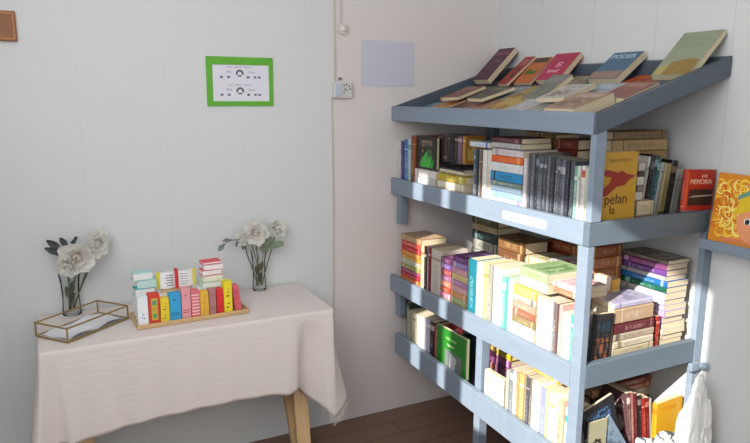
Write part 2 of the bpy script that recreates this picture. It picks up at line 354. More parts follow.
pile_front(-.572, 490, 522, 182, Z1, zc0, .17, G1p, 'of the blue and orange pile', [
 (1, 'pale blue softcover', 'bcd7ee', '6c8cc8'), (1, 'sky blue softcover', '9cc7ea', 'e9c2dc'), (1, 'icy blue softcover', 'c6e0f2', 'a679b8'), (1, 'light blue softcover', 'a9cdea', '5578b8'), (.9, 'powder blue softcover', 'b7cfe0', '8fb0d0'),
 (.8, 'grey green softcover', '8a9c93', 'd4dcd4'), (1.5, 'vivid cyan softcover', '2a9cd8', '141c24'), (1.5, 'white softcover', 'eef0f0', 'c9ccce'), (1.1, 'bright orange softcover', 'ee6a24', 'f7a35f'), (1.1, 'pinkish white softcover', 'e4d8da', 'b9a7ac')], jit=.004)
pile_front(-.55, 491, 521, 146, zc0, zx(506, 137.5, -.55), .15, G1p, 'above the blue and orange pile', [(1, 'pale grey softcover lying flat', 'c8c5c6', '8b8588'), (1, 'maroon softcover lying flat', '5b2c2d', 'a2686a')])
row_front(-.57, Z1, ((522, 183), (525.5, 183)), G1, 'squeezed against the blue pile', [(522.6, 525.4, 158, 'thin red and white booklet spine', 'e6dfe2', 'c53a4a')])
dk = []
sh = [('black', '4c4f57', '9d9fa8'), ('graphite', '666a74', 'b4b7bc'), ('jet black', '3a3c44', '8b8f98'), ('charcoal', '5a5d66', 'aeb2b8'), ('dark slate', '50565f', 'aab0b8')]
x = 525.8; k = 0
while x < 570.5:
    w = random.choice((2.8, 3.1, 3.4)); s = sh[k % 5]
    dk.append((x, x+w, 153+(x-525)*.2+random.uniform(-.4, .4), f'{s[0]} thin paperback spine', s[1], s[2])); x += w; k += 1
row_front(-.57, Z1, ((525, 185), (573, 195)), 'thin black paperbacks on the upper shelf', 'along the black row', dk)
row_front(-.57, Z1, ((x, 192), (590, 200)), G1, 'past the black row on the upper shelf', [
 (x+.2, 575.8, 166, 'green and white paperback spine', '7fb8a4', 'f2f4f0'), (575.8, 578, 166, 'white narrow paperback spine', 'f6f4f0', 'd0c0a8'), (578, 581.6, 166, 'white paperback spine with red mark', 'f3f1ee', 'd2544a'), (581.6, 589.2, 168, 'pale sage thick paperback spine', 'cfd4bb', '9fa689')])
# behind the black row
for (a, b, ty, lab, its) in [
 (524, 538, 131, 'of the rear brown pile', [(2.2, 'tan thick hardback', '8e7650', 'cdb88f'), (2.2, 'olive thick hardback', '6d6444', 'b7ab84'), (2, 'light brown hardback', 'a1835a', 'd8c298'), (1.6, 'dark brown hardback', '3d2c22', '8d7359'), (1.5, 'honey brown hardback', '9c7844', 'd9bc82')]),
 (541, 553, 134, 'of the rear gold edged pile', [(2.2, 'sand thick hardback', '9a8a68', 'd5c9a8'), (2.2, 'khaki thick hardback', '746c4c', 'b6ad88'), (2, 'ochre hardback', 'a98c4e', 'dfc892'), (1.6, 'tobacco brown hardback', '5d4630', 'a98d68'), (1.3, 'golden brown hardback', 'a5833c', 'dfc27c')]),
 (556, 577, 139, 'of the rear dark red pile', [(2.2, 'navy thick hardback', '20283a', '71809a'), (2.2, 'ink black thick hardback', '17181d', '6a6d78'), (1.6, 'black hardback', '1c1a1d', '6d676f'), (1.4, 'wine red hardback', '6a2522', 'b06a5c'), (1.1, 'brick red hardback', '7b3128', 'c07e6a')])]:
    pile_front(-.38, a, b, 150, Z1, zx((a+b)/2, ty, -.38), .13, G1p, lab, its, hard=True)
# ---- upper shelf, open end
YS = -1.277
xl = at(600, 185, 1, YS).x+.0; xr = at(636.5, 185, 1, YS).x
zb = Z1+.0015; H = zy(620, 152, YS)-zb
yb_ = book('yellow paperback standing cover out with a dark red bird above its title', 'cover-out books on the upper shelf', frame((-.549, YS+.022, zb), -YP, XP, ZP)@Matrix.Rotation(0, 4, 'X'), .02, xr+.549, H, 'cf9f2e', '8a5a1c', 'dcae36', 'blank')
Wc = xr+.549
def decal(parent, pts, mat, x=.0206, name='print'):
    parent = cov(parent); bm = bmesh.new(); bm.faces.new([bm.verts.new((x, a, b)) for a, b in pts]); return from_bm(name, bm, mat, parent)
RED = plain('8c2318', .6)
TXTM = plain('4b2411')
def cov_text(parent, s, size, y, z, mat, x=.0206, squash=1, name='title_lettering'):
    return text(name, s, size, mat, cov(parent), frame((x, y, z), YP, ZP, XP), squash=squash)
decal(yb_, [(0.02*Wc, .47*H), (.06*Wc, .53*H), (.3*Wc, .64*H), (.36*Wc, .70*H), (.2*Wc, .72*H), (.04*Wc, .80*H), (.3*Wc, .79*H), (.5*Wc, .76*H), (.62*Wc, .78*H), (.72*Wc, .74*H), (.97*Wc, .71*H), (.80*Wc, .66*H), (.70*Wc, .60*H), (.50*Wc, .59*H), (.26*Wc, .49*H)], RED, name='bird_print')
cov_text(yb_, 'pelan', .048, .50*Wc, .44*H, TXTM); cov_text(yb_, 'la', .040, .42*Wc, .31*H, TXTM); cov_text(yb_, 'BIBLIOTECA', .016, .55*Wc, .90*H, plain('8d6a2a'), squash=1.1)
# beige pile at the back of the end
pile_side(-1.135, 613, 668, 150, Z1, zy(640, 131, -1.135), .09, G1p, 'of the tan pile behind the yellow book', [
 (1, 'cream hardback', 'd9cba4', '8d7a54'), (1, 'beige hardback', 'c9b68c', '7c6846'), (1, 'black and white hardback', 'd7d3c6', '25221f'), (1, 'pale hardback', 'cfc5a8', '8a7e5e'), (.8, 'ivory hardback', 'd8cdb0', '7d6f50'), (1.2, 'tan thick hardback', 'b08c5a', '6b4c2a'), (.9, 'caramel hardback', 'a9824d', '553920'), (1.1, 'light tan hardback', 'bd9c6c', '6d4c28'), (.8, 'speckled brown hardback', '8a6c46', '2e2218')], hard=True)
zlow = pile_side(-1.262, 638, 655, 205, Z1, zy(646, 201, -1.262), .056, G1p, 'of the low pile beside the yellow book', [(1, 'brown paperback lying flat', '8a6038', 'd0a878'), (1, 'beige paperback lying flat', 'd8c9a8', '8d7b58')])
pile_side(-1.258, 638, 644.6, 180, zlow+.001, zy(643, 163, -1.258), .052, G1p, 'of the narrow pile beside the yellow book', [(1, 'white paperback', 'd9d6cf', '55524c'), (.7, 'grey paperback', '77746f', 'c9c6bf'), (1, 'off-white paperback', 'e2ded2', '6d6a62'), (.6, 'black paperback', '26262a', '8d8d92'), (.9, 'pale paperback', 'd0cdc4', '4c4a46')])
def row_side(yf, z0, mid_y, group, anchor, items, lean=0, W=.13):
    """standing books seen from the open end, spines to the camera side; lean in radians towards +x"""
    for i, it in enumerate(items):
        l, r, top, desc, base, acc = it[:6]; art = it[6] if len(it) > 6 else acc
        xl, xr = at(l, mid_y, 1, yf).x, at(r, mid_y, 1, yf).x
        H = (at((l+r)/2, top, 1, yf).z-z0)/math.cos(lean)-.002; T = max(.004, xr-xl-.0015)*math.cos(lean)
        x0 = xl-math.tan(lean)*(at(l, mid_y, 1, yf).z-z0)
        R = Matrix.Rotation(lean, 3, 'Y'); ex, ez = R@XP, R@ZP
        book(f'{desc}, {ORD[i]} {anchor}', group, frame((x0, yf+random.uniform(0, .006), z0+.0015+max(0, math.sin(lean)*T)*1), ex, YP, ez), T, W, H, base, acc, art)
LN = .13
row_side(-1.205, Z1+.002, 185, G1, 'in the leaning row at the upper shelf end', [
 (646, 648.5, 157, 'thin white paperback spine', 'dcdad2', '8a8880'), (648.5, 652, 155, 'black paperback spine', '1e1b1e', '7d7478'), (652, 656, 156, 'dark teal paperback spine', '1f4a52', '7fa8a8'), (656, 659.5, 157, 'teal paperback spine', '2f6f76', 'a8c8c4'), (659.5, 663.5, 163, 'pale grey paperback spine', 'b7bbb6', '6d7270'),
 (663.5, 669.5, 164, 'straw yellow paperback spine', 'b8a970', '6b6038'), (669.5, 675.5, 161, 'black thick paperback spine', '1c1714', '8f7658'), (675.5, 679.5, 170, 'light grey paperback spine', 'b7bcb8', '6f7472'), (679.5, 683, 170, 'beige paperback spine', 'c2b8a2', '7d725c')], lean=LN, W=.055)
# red book, cover out, leaning
R = Matrix.Rotation(.045, 3, 'Y')
YR = -1.3035; p = at(682.5, 212, 1, YR); wr = at(711.5, 212, 1, YR).x-p.x
rz = 1.2142; Hr = zy(703, 169.5, YR)-rz-.004; print('RED', p, wr, Hr)
rb = book('red paperback standing cover out with pale title over a dark picture band', 'cover-out books on the upper shelf', frame((p.x, YR+.016, rz+wr*math.sin(.045)), -YP, R@XP, R@ZP), .014, wr, Hr, 'c92c20', 'e9b08a', 'b8281e', 'blank')
decal(rb, [(.14*wr, .12*Hr), (.97*wr, .12*Hr), (.97*wr, .52*Hr), (.14*wr, .52*Hr)], plain('3c2019', .6, .5, 40), .0145, 'picture_band')
decal(rb, [(.14*wr, .32*Hr), (.97*wr, .35*Hr), (.97*wr, .385*Hr), (.3*wr, .37*Hr)], plain('a89e8c', .6), .0148, 'pale_streak')
cov_text(rb, 'MEMORIA', .024, .52*wr, .70*Hr, plain('f0c9a8'), .0145, squash=1.05); cov_text(rb, 'JOSE', .014, .62*wr, .84*Hr, plain('f0c9a8'), .0145)
decal(rb, [(.02*wr, .05*Hr), (.1*wr, .05*Hr), (.1*wr, .95*Hr), (.02*wr, .95*Hr)], plain('d8552c'), .0145, 'orange_edge')

# ---- middle shelf, front
G2, G2p = 'books standing on the middle shelf', 'books lying flat on the middle shelf'
pile_front(-.57, 400.5, 420, 262, Z2, zx(410, 236.5, -.57), .15, G2p, 'of the red and orange pile by the wall', [
 (1, 'amber paperback', 'e08a3a', 'f6d08a'), (1, 'orange red paperback', 'dd5a34', 'f5b48a'), (1, 'tangerine paperback', 'ea7c30', 'f8d0a0'), (.9, 'crimson paperback', 'c43148', 'f0a8b0'), (.8, 'purple pink paperback', 'b0527e', 'ecc4d8'), (1, 'olive yellow paperback', 'a8a860', 'e6e2b8'), (1.2, 'cream and teal paperback', 'd8d4b0', '2f8088'),
 (.8, 'golden paperback', 'dfa63c', 'f8e0a0'), (1, 'light orange paperback', 'ef9440', 'fbe0b0'), (1, 'scarlet paperback', 'd8343a', 'f6b0a8'), (1.1, 'coral red paperback', 'e05548', 'f8c8b8'), (1.3, 'tan thick paperback', 'c79d72', 'e8cfae')], jit=.004)
row_front(-.57, Z2, ((420, 268), (440, 276)), G2, 'past the orange pile on the middle shelf', [
 (420.3, 423, 246, 'cream and orange paperback spine', 'efd9a8', 'df8a3a'), (423, 425, 246, 'thin black paperback spine', '2a2526', 'b5a8a0'), (425, 427, 247, 'thin white paperback spine', 'ece8e2', '99948e'), (427, 429, 247, 'thin dark red paperback spine', '8c2a34', 'e0a8a8'),
 (429, 439.6, 250, 'very thick ivory paperback spine', 'e4dbd0', 'b8a48e')])
pile_front(-.57, 440.3, 451, 280, Z2, zx(446, 258, -.57), .15, G2p, 'of the small striped manga sized pile', [
 (1, 'rose red paperback', 'b84a50', 'ecc4b8'), (1, 'green striped paperback', '8fae7c', 'd8485a'), (1, 'pink paperback', 'd884a0', 'f4dce0'), (1, 'brick red paperback', 'b2543c', 'eab898'), (1, 'salmon paperback', 'dc8870', 'f6d8c8'), (1, 'mauve paperback', 'a0668e', 'e0c4dc'), (1, 'dusty red paperback', 'b04c4c', 'e8b0a8'), (1, 'violet paperback', '7c5a9c', 'd0c0e0'), (1, 'plum paperback', '6e3c62', 'c89cc0')], jit=.003)
pile_front(-.572, 451.6, 466.4, 288, Z2, zx(459, 256.5, -.57), .16, G2p, 'of the purple topped pile', [
 (1, 'vermilion paperback', 'd85a44', 'f4c0a8'), (1, 'peach paperback', 'eda984', 'fbe2cc'), (1, 'green and cream paperback', 'b8c890', 'f0ead0'), (1, 'apricot paperback', 'f0a468', 'fbdcb8'), (1, 'pale pink paperback', 'f0b8bc', 'fae4e0'), (1, 'lilac pink paperback', 'cf8fc0', 'f0d8ec'), (1, 'yellow cream paperback', 'eedc9c', 'd8a060'), (1, 'light rose paperback', 'eaa8b8', 'fae0e4'), (1, 'lavender paperback', 'a888cc', 'e4d8f0'), (1, 'deep purple paperback', '7a3f86', 'cfa8d8')], jit=.003)
M2 = ((467, 290), (577, 335))
row_front(-.575, Z2, M2, G2, 'past the purple topped pile', [
 (467.2, 475, 259, 'thick teal paperback spine', '1f8396', '9fd4dc'), (475, 478.8, 262, 'white paperback spine with red foot', 'f4f0ec', 'c05a5a'), (478.8, 482, 263, 'warm white paperback spine', 'f2eedd', 'cfc6a8'), (482, 486.2, 263, 'butter yellow paperback spine', 'eede96', 'b8a458'), (486.2, 490, 265, 'grey paperback spine', 'a9a69c', 'e6e2d8'),
 (490, 494.8, 266, 'white tall paperback spine', 'f8f6f2', 'd8c8a8'), (494.8, 500.5, 268, 'white thick paperback spine', 'faf8f4', 'c9cfc8'), (500.5, 504.5, 276, 'mint green paperback spine', '7fd8bc', 'f0faf4'), (504.5, 507.6, 278, 'light cyan paperback spine', 'a0d8e4', 'f0f8fa'), (507.6, 510.6, 280, 'cool white paperback spine', 'eef2f2', 'a8b4b8')])
zD = pile_front(-.575, 511.3, 534.6, 318, Z2, zx(523, 288, -.575), .17, G2p, 'of the pale pile under the green books', [
 (1, 'white softcover', 'f6f4ee', 'd0c8b8'), (1, 'cool white softcover', 'f2f4f4', 'b8c0c4'), (.8, 'chalk white softcover', 'f8f6f2', 'd8d0c0'), (.8, 'olive brown softcover', 'a08c64', 'd8c8a0'), (.8, 'red brown softcover', 'b07058', 'e4bca8'), (.8, 'pale terracotta softcover', 'd8a48c', 'f4dccc'), (.7, 'light grey softcover', 'c8c4bc', '8c8880'), (1, 'yellow softcover', 'ecd070', 'faf0c0')], jit=.004)
row_front(-.575, Z2, M2, G2, 'past the green topped pile', [
 (535.2, 540, 298, 'white thick paperback spine', 'faf6f2', 'd8c8b8'), (540, 543, 299, 'blush white paperback spine', 'f6e8e6', 'cf9ca0'), (543, 546.6, 300, 'pale pink paperback spine', 'f0dcdc', 'a88890'), (546.6, 549.4, 302, 'white slim paperback spine', 'f8f6f6', 'b8b0b0'), (549.4, 552.6, 302, 'grey blue paperback spine', '9ca8bc', 'e4e8ee'), (552.6, 556, 303, 'dark grey brown paperback spine', '7c6c68', 'd8ccc8'),
 (556, 559.4, 305, 'dusty pink paperback spine', 'dcb0a8', 'f6e6e0'), (559.4, 563.6, 313, 'white paperback spine', 'faf8f6', 'c8c4c0'), (563.6, 567.4, 314, 'ivory paperback spine', 'f6f2e8', 'd0c0a0'), (567.4, 570.4, 315, 'sea green paperback spine', '58c8a4', 'e8f8f2'), (570.4, 574.6, 316, 'snow white paperback spine', 'fafafa', 'd0d4d8')])
# large books lying over both
yl, yr = at(519, 285, 0, -.56).y, at(548, 292, 0, -.56).y
a = pile((-.562, yr), None, XP, YP, zD+.001, zD+.075, .2, yl-yr, G2p, 'of the large pair over the pale pile', [(1, 'big white softcover with green edge', 'f4f4ec', '8cb878'), (1, 'big pale green softcover', 'b4cf9a', '6f9c58')], jit=.002)
ztop = zx(560, 300, -.56)
yl, yr = at(551, 297, 0, -.55).y, at(577, 300, 0, -.55).y
pile((-.545, yr), None, XP, YP, ztop+.012, ztop+.055, .14, yl-yr, G2p, 'across the white spines near the corner post', [(1, 'rusty orange paperback', 'c98a68', 'f0d0b8'), (1, 'pink and white paperback', 'f2dcdc', 'd07a8c')], jit=.002)
# rear piles of the middle shelf
for (xf, pa, pb, ym, ty, lab, its) in [
 (-.34, 471, 496, 250, 217, 'of the rear dark pile', [(3, 'grey thick hardback', '88847a', 'c8c4b8'), (3, 'stone thick hardback', '9c988c', 'd8d4c8'), (1.5, 'ash grey hardback', 'a8a8a0', '6c6c64'), (1.5, 'pale grey hardback', 'b4b4a8', '5c5c54'), (1.4, 'dark teal hardback', '2c4448', '8ca4a4'), (1, 'beige hardback', 'b8a47c', '6c5c40'), (1.2, 'dark olive hardback', '4c4a30', 'a8a478')]),
 (-.36, 497.5, 523, 262, 240, 'of the rear brown pile by the dark one', [(3, 'umber thick hardback', '6c4c34', 'b89874'), (3, 'dark brown thick hardback', '4c3426', 'a08464'), (2, 'chestnut hardback', '7c5438', 'c8a47c'), (1.4, 'brown hardback', '8c643c', 'd0ac7c')]),
 (-.36, 525.5, 545, 275, 258, 'of the rear cream pile', [(3, 'buff thick hardback', 'c8b898', '8c7c5c'), (3, 'fawn thick hardback', 'b89c78', '6c5840'), (1.6, 'cream and red hardback', 'ece0cc', 'b85c4c'), (1.2, 'pale yellow hardback', 'f0e4b8', 'b8a878')]),
 (-.34, 549, 568, 275, 261, 'of the rear pink pile', [(3, 'rose thick hardback', 'd8a4a4', 'f4dcd8'), (3, 'white thick hardback', 'f0ece8', 'c87888'), (1.2, 'magenta striped hardback', 'e4a4b4', 'b83c60'), (1.2, 'white and pink hardback', 'f4eaea', 'd0708c')])]:
    pile_front(xf, pa, pb, ym, Z2, zx((pa+pb)/2, ty, xf), .14, G2p, lab, its, hard=True)
pile_front(-.17, 545, 577, 255, Z2, zx(562, 243, -.17), .13, G2p, 'of the rearmost rust pile by the wall', [(3, 'russet thick hardback', '8c4c30', 'd09870'), (3, 'sepia thick hardback', '7c5838', 'c8a478'), (2, 'brown thick hardback', '8c5c3c', 'd0a880'), (1.2, 'dark rust hardback', '94482c', 'e0a880'), (1.2, 'orange rust hardback', 'c06838', 'f0c8a0')], hard=True)
# ---- middle shelf, open end
zJ = pile_side(-1.075, 595, 622, 270, Z2, zy(607, 246, -1.075), .10, G2p, 'of the rust brown pile behind the corner post', [
 (1, 'cream paperback', 'e8dcc0', 'a8946c'), (1, 'white paperback', 'f0ece4', 'b8aca0'), (1, 'peach paperback', 'f0c8b0', 'c0785c'), (1, 'pink paperback', 'e8b4b4', 'a8505c'), (1, 'ivory paperback', 'f0e8d8', 'b8a888'), (1, 'salmon paperback', 'e8a48c', 'f8dccc'), (1.2, 'burnt orange paperback', 'b86834', 'e8b07c'), (1.2, 'ginger paperback', 'a8602c', 'e0a468'), (1.2, 'rust paperback', 'b8703c', 'e8b888'), (1.2, 'brown orange paperback', '9c5c30', 'dca470')])
row_side(-1.150, Z2, 290, 'small books standing behind the patterned book', 'behind the dark patterned book', [
 (606.5, 611.5, 277, 'pale peach paperback spine', 'f4dccc', 'e09c7c'), (611.5, 620.5, 279, 'sunny yellow paperback spine', 'e8a828', 'f8e090')], W=.06)
# patterned dark book, cover out, leaning
xl, xr = at(592, 340, 1, YS).x, at(610, 340, 1, YS).x
Hp = zy(602, 316, YS)-Z2; R = Matrix.Rotation(.06, 3, 'Y')
pb = book('dark book standing cover out with teal and rust grid pattern', 'cover-out books on the middle shelf', frame((max(xl, -.566), YS+.018, Z2+.0025+.06*(xr-xl)), -YP, R@XP, R@ZP), .016, xr-max(xl, -.568), Hp, '2e2a2c', '1d5a78', '9c5a34', 'paper')
bm = bmesh.new(); wp = xr-max(xl, -.568)
for i in range(4): bx(bm, (.0162, wp*(.1+.25*i), .03), (.0166, wp*(.1+.25*i)+.003, Hp-.02))
for i in range(5): bx(bm, (.0162, .006, Hp*(.15+.18*i)), (.0166, wp-.006, Hp*(.15+.18*i)+.003))
from_bm('grid_print', bm, plain('15130f'), cov(pb))
zK = pile_side(YS+.004, 613.5, 655, 340, Z2, zy(634, 323, YS), .11, G2p, 'of the cream pile beside the patterned book', [
 (1, 'parchment paperback', 'd8c8a8', '948464'), (1, 'cream paperback', 'dccfb4', 'a09070'), (1, 'pale tan paperback', 'cfc0a0', '8c7c58'), (1, 'oatmeal paperback', 'd8ccb4', '988868'), (1, 'mushroom paperback', 'bfae98', '7c6c58'), (1.3, 'dark plum red paperback', '6c2c34', 'b88c8c')])
pile_side(YS+.01, 615, 653, 315, zK+.001, zy(630, 303, YS), .11, G2p, 'crowning the cream pile', [(1.6, 'thick beige hardback', 'c8a888', 'e8dcc8'), (.6, 'pale lilac grey paperback', 'c8c4dc', '9c98b8')])
xX = at(666, 290, 1, -1.262).x
row_side(-1.262, Z2, 335, G2, 'beside the tall page pile', [(656.2, 660.2, 317, 'thin bright red paperback spine', 'a82c24', 'e8a090')], W=.05)
yX = at(622, 275, 0, xX+.012).y
pile((xX, -1.262), None, XP, YP, Z2, zy(668, 262, -1.262), -xX-.05, yX+1.262-.0, 'books of the tall pile at the middle shelf end', 'of the tall pile at the middle shelf end', [
 (1, 'tan paperback', 'c8b490', '8c7850'), (1, 'cream paperback', 'd8ccb0', 'a09070'), (1, 'bone paperback', 'd4c8ac', '948464'), (1, 'beige paperback', 'cfc0a4', '8c7c60'), (1, 'ivory paperback', 'e4dcc8', 'a8a088'), (1, 'eggshell paperback', 'e4dcd0', 'a89c8c'), (1.1, 'magenta lilac paperback', 'b878c8', 'f0dcf4'), (1.1, 'lavender paperback', 'c8b0e4', 'f4ecfa'), (1, 'pale lilac paperback', 'd8cce8', 'a48cc8'), (1, 'lilac white paperback', 'e0d8ec', 'b49cd0'), (1.1, 'white paperback', 'e8e4e4', 'b0a8b0'),
 (1, 'dark green paperback', '1f6c58', 'a0d8c4'), (1.1, 'bright blue paperback', '2c78c0', 'b0d8f4'), (.8, 'grey white paperback', 'c8c8cc', '8c8c94'), (1, 'royal purple paperback', '7c4c9c', 'dcc0ec'), (1, 'pink purple paperback', 'a85c98', 'ecc8e4'), (.7, 'taupe paperback', '8c7c70', 'c8bcb0')], jit=.012)

# ---- lower shelf
G3, G3p = 'books standing on the lower shelf', 'books lying flat on the lower shelf'
M3 = ((404, 340), (467, 368))
row_front(-.57, z3, M3, G3, 'from the wall on the lower shelf', [
 (404, 406.2, 303, 'thin dark green paperback spine', '2c3c34', '7c9c88'), (406.2, 410.4, 311, 'grey green paperback spine', 'a8ac98', 'e0e0d0'), (410.4, 414, 313, 'cream paperback spine', 'ece0c4', 'b8a880'), (414, 417.6, 315, 'warm white paperback spine', 'f0e8dc', 'd89c68'), (417.6, 420.4, 316, 'white and orange paperback spine', 'f0e4d8', 'd07840'),
 (420.4, 424, 317, 'white paperback spine', 'f0eef0', 'b0a8b8'), (424, 428.4, 319, 'pale lilac paperback spine', 'c4bcd8', 'f0ecf4'), (428.4, 432.4, 322, 'black thick paperback spine', '2a2426', 'b8a8a8'), (432.4, 435, 325, 'rose red paperback spine', 'b83c48', 'f0b8b8')])
yl, yr = at(436, 350, 0, -.565).y, at(466, 362, 0, -.565).y; zg = z3(yl)+.002; wg = yl-yr; Hg = zx(450, 331, -.565)-zg
gb = book('green magazine standing cover out with a grey and white photograph on it', 'cover-out books on the lower shelf', frame((-.548, yl, zg), -XP, -YP, ZP), .018, wg, Hg, '2f8f2c', '8fd070', '2c8a2a', 'blank')
decal(gb, [(.30*wg, .12*Hg), (.86*wg, .10*Hg), (.88*wg, .62*Hg), (.32*wg, .64*Hg)], plain('7d8480', .6, .6, 60), .0184, 'photo_print')
decal(gb, [(.45*wg, .2*Hg), (.62*wg, .2*Hg), (.7*wg, .55*Hg), (.5*wg, .6*Hg)], plain('c8ccd0', .6, .5, 50), .0187, 'photo_figure')
cov_text(gb, 'HISTORIA', .019, .52*wg, .84*Hg, plain('9fd47c'), .0184); cov_text(gb, 'ilustrada', .015, .5*wg, .73*Hg, plain('c9e8b0'), .0184)
# behind the mid post
for (xf, pa, pb_, ym, ty, lab, its) in [
 (-.40, 479, 494, 360, 343, 'of the purple and yellow pile', [(3, 'brown thick hardback', '5c3c30', 'a88c74'), (3, 'maroon thick hardback', '6c2c34', 'b88c8c'), (1.4, 'purple hardback', '7c3c70', 'd8a8d0'), (1.4, 'dark plum hardback', '4c2438', 'a87c90'), (1.2, 'olive gold hardback', '8c7430', 'd8c480')]),
 (-.40, 495.5, 509, 368, 352, 'of the yellow topped pile', [(3, 'violet thick hardback', '7c4c84', 'd0b0d8'), (3, 'mauve thick hardback', '8c5878', 'd8b8cc'), (1.5, 'pink violet hardback', 'b0609c', 'ecc8e4'), (1.2, 'bright yellow hardback', 'e4c83c', 'f8f0a8')])]:
    pile_front(xf, pa, pb_, ym, z3, zx((pa+pb_)/2, ty, xf), .13, G3p, lab, its, hard=True)
yl, yr = at(484, 392, 0, -.57).y, at(504, 400, 0, -.57).y; zg = z3(yl)+.002; wg = yl-yr; Hg = zx(492, 373, -.57)-zg
cb = book('cream paperback standing cover out with faint floral print', 'cover-out books on the lower shelf', frame((-.55, yl, zg), -XP, -YP, ZP), .022, wg, Hg, 'efe9da', 'c8b48c', 'b8ccc4', 'paper')
M4 = ((504, 395), (575, 432))
row_front(-.575, z3, M4, G3, 'past the cream cover-out book', [
 (504.6, 507, 370, 'pale green paperback spine', 'b8c4b0', 'e8ece0'), (507, 511, 369, 'slate grey paperback spine', '8c9098', 'd0d4d8'), (511, 514, 371, 'white paperback spine', 'f4f2ec', 'b8b4a8'), (514, 517, 372, 'tan paperback spine', 'b89c6c', 'e8dcc0'), (517, 521.5, 373, 'straw gold paperback spine', 'd0b878', 'f0e4c0'), (521.5, 524.6, 375, 'grey beige paperback spine', 'a89c88', 'dcd4c4'), (524.6, 528, 377, 'dark grey paperback spine', '5c5c60', 'b0b0b4'),
 (528, 530.6, 378, 'brown grey paperback spine', '8c7c74', 'd0c4bc'), (530.6, 538, 381, 'white thick paperback spine', 'f8f6f6', 'c8c4c4'), (538, 543.6, 388, 'grey blue paperback spine', 'a0a8c4', 'e0e4f0'), (543.6, 546.8, 390, 'lemon paperback spine', 'ece4a0', 'b8b068'), (546.8, 553, 392, 'ivory thick paperback spine', 'f6f2e0', 'c8bc94'), (553, 556.8, 394, 'white slim paperback spine', 'f6f6f2', 'b0b4b8'),
 (556.8, 562, 400, 'peach paperback spine', 'f0c4a4', 'd07850'), (562, 567.8, 409, 'white and teal paperback spine', 'f4f0ea', '3cb8b4'), (567.8, 572, 414, 'pearl paperback spine', 'f2eeec', 'c0b0b0')])
yl, yr = at(531, 376, 0, -.56).y, at(558, 384, 0, -.56).y
zq = zx(545, 386.5, -.575)
pile((-.555, yr), None, XP, YP, zq+.016, zq+.034, .13, yl-yr, G3p, 'across the white spines', [(1, 'orange yellow paperback lying flat', 'f0b848', 'faf0d0')])
# ---- lower shelf, open end
z0 = z3(-1.11)+.002; z0b = z3(-.93)+.002
def face_end(label, l, r, topy, base, acc, art, T=.018, yf=YS, lean=0, z0=z0, midy=425, kind='paper'):
    xl, xr = at(l, midy, 1, yf).x, at(r, midy, 1, yf).x; H = zy((l+r)/2, topy, yf)-z0; R = Matrix.Rotation(lean, 3, 'Y')
    return book(label, 'cover-out books on the lower shelf', frame((xl, yf+T, z0+max(0, math.sin(lean)*(xr-xl))), -YP, R@XP, R@ZP), T, xr-xl, H, base, acc, art, kind), xr-xl, H
ob, wo, ho = face_end('pale khaki book standing cover out with a black ornament', 589, 607, 421, 'b8b494', '8c8868', 'b4b090', kind='blank', T=.0065)
bm = bmesh.new()
for k in range(7):
    an = k*2*PI/7; cx, cz = wo*.5+.018*math.cos(an), ho*.55+.018*math.sin(an)
    bmesh.ops.create_circle(bm, cap_ends=True, radius=.008, segments=8, matrix=frame((.0069, cx, cz), YP, ZP, XP))
from_bm('ornament_print', bm, plain('26241f'), cov(ob))
# slumped dark books
def slump(label, l, r, yl_, lean, base, acc, art, T, W, H, z, yf, x=None):
    R = Matrix.Rotation(lean, 3, 'Y'); xx = at(l, yl_, 1, yf).x if x is None else x
    return book(label, 'slumped books at the lower shelf end', frame((xx, yf, z), R@XP, YP, R@ZP), T, W, H, base, acc, art)
pile_side(-1.10, 592, 612, 400, z0b, zy(602, 389, -1.10), .13, G3p, 'of the peach topped pile at the shelf end', [(3, 'brown thick hardback', '5c4434', 'a88c74'), (3, 'grey thick hardback', '4c4848', '8c8888'), (2, 'dark thick hardback', '2c2826', '6c6864'), (1.6, 'peach tan thick hardback', 'd8a880', 'f4dcc4')], hard=True)
pile_side(-1.10, 615, 652, 400, z0b, zy(640, 378, -1.10), .13, G3p, 'of the rust topped pile at the shelf end', [(3, 'umber thick hardback', '4c3428', '9c8068'), (3, 'black thick hardback', '1c1a1c', '6c686c'), (2, 'cream thick hardback', 'c8b898', '8c7c60'), (1.2, 'orange brown hardback', 'b05c30', 'e8a878'), (1.2, 'rust red hardback', '8c3c28', 'd09070')], hard=True)
for lb, x0, yf, T_s, W_s, H_s, ln, b_, a_, r_ in (('black book with a blue flash slumped against the leaning spines', -.468, -1.267, .012, .15, .25, -.30, '191a22', '4c8cc8', '2c4c74'), ('pale blue booklet slumped in front of the black book', -.42, -1.2704, .0032, .13, .165, -.62, '8ca4b8', 'd0dce8', '5c6c84')):
    R = Matrix.Rotation(ln, 3, 'Y')
    book(lb, 'slumped books at the lower shelf end', frame((x0, yf+T_s, z0), -YP, R@XP, R@ZP), T_s, W_s, H_s, b_, a_, r_)
row_side(-1.250, z0, 415, G3, 'in the leaning row at the lower shelf end', [
 (628.5, 632, 394, 'pinkish grey paperback spine', '6c4c50', 'e8ccc8'), (632, 635.5, 394, 'dusty rose paperback spine', 'c47c78', 'f0d0cc'), (635.5, 639, 395, 'dark red paperback spine', '6c2428', 'b87878'), (639, 642.5, 396, 'near black paperback spine', '221c1e', '8c7c7c'), (642.5, 646.5, 399, 'bright red paperback spine', 'a82c28', 'e89c90'), (646.5, 650.5, 399, 'deep crimson paperback spine', '7c1c20', 'c87c78'), (650.5, 653.6, 400, 'off-white paperback spine', 'd8d0c4', '8c7c70')], lean=-.14, W=.12)
yy, wy, hy = face_end('yellow paperback standing cover out with orange grass at its foot', 657, 682, 401, 'e4ac24', 'c88820', 'e8b83c', T=.02, lean=-.06, kind='blank', yf=YS)
bm = bmesh.new()
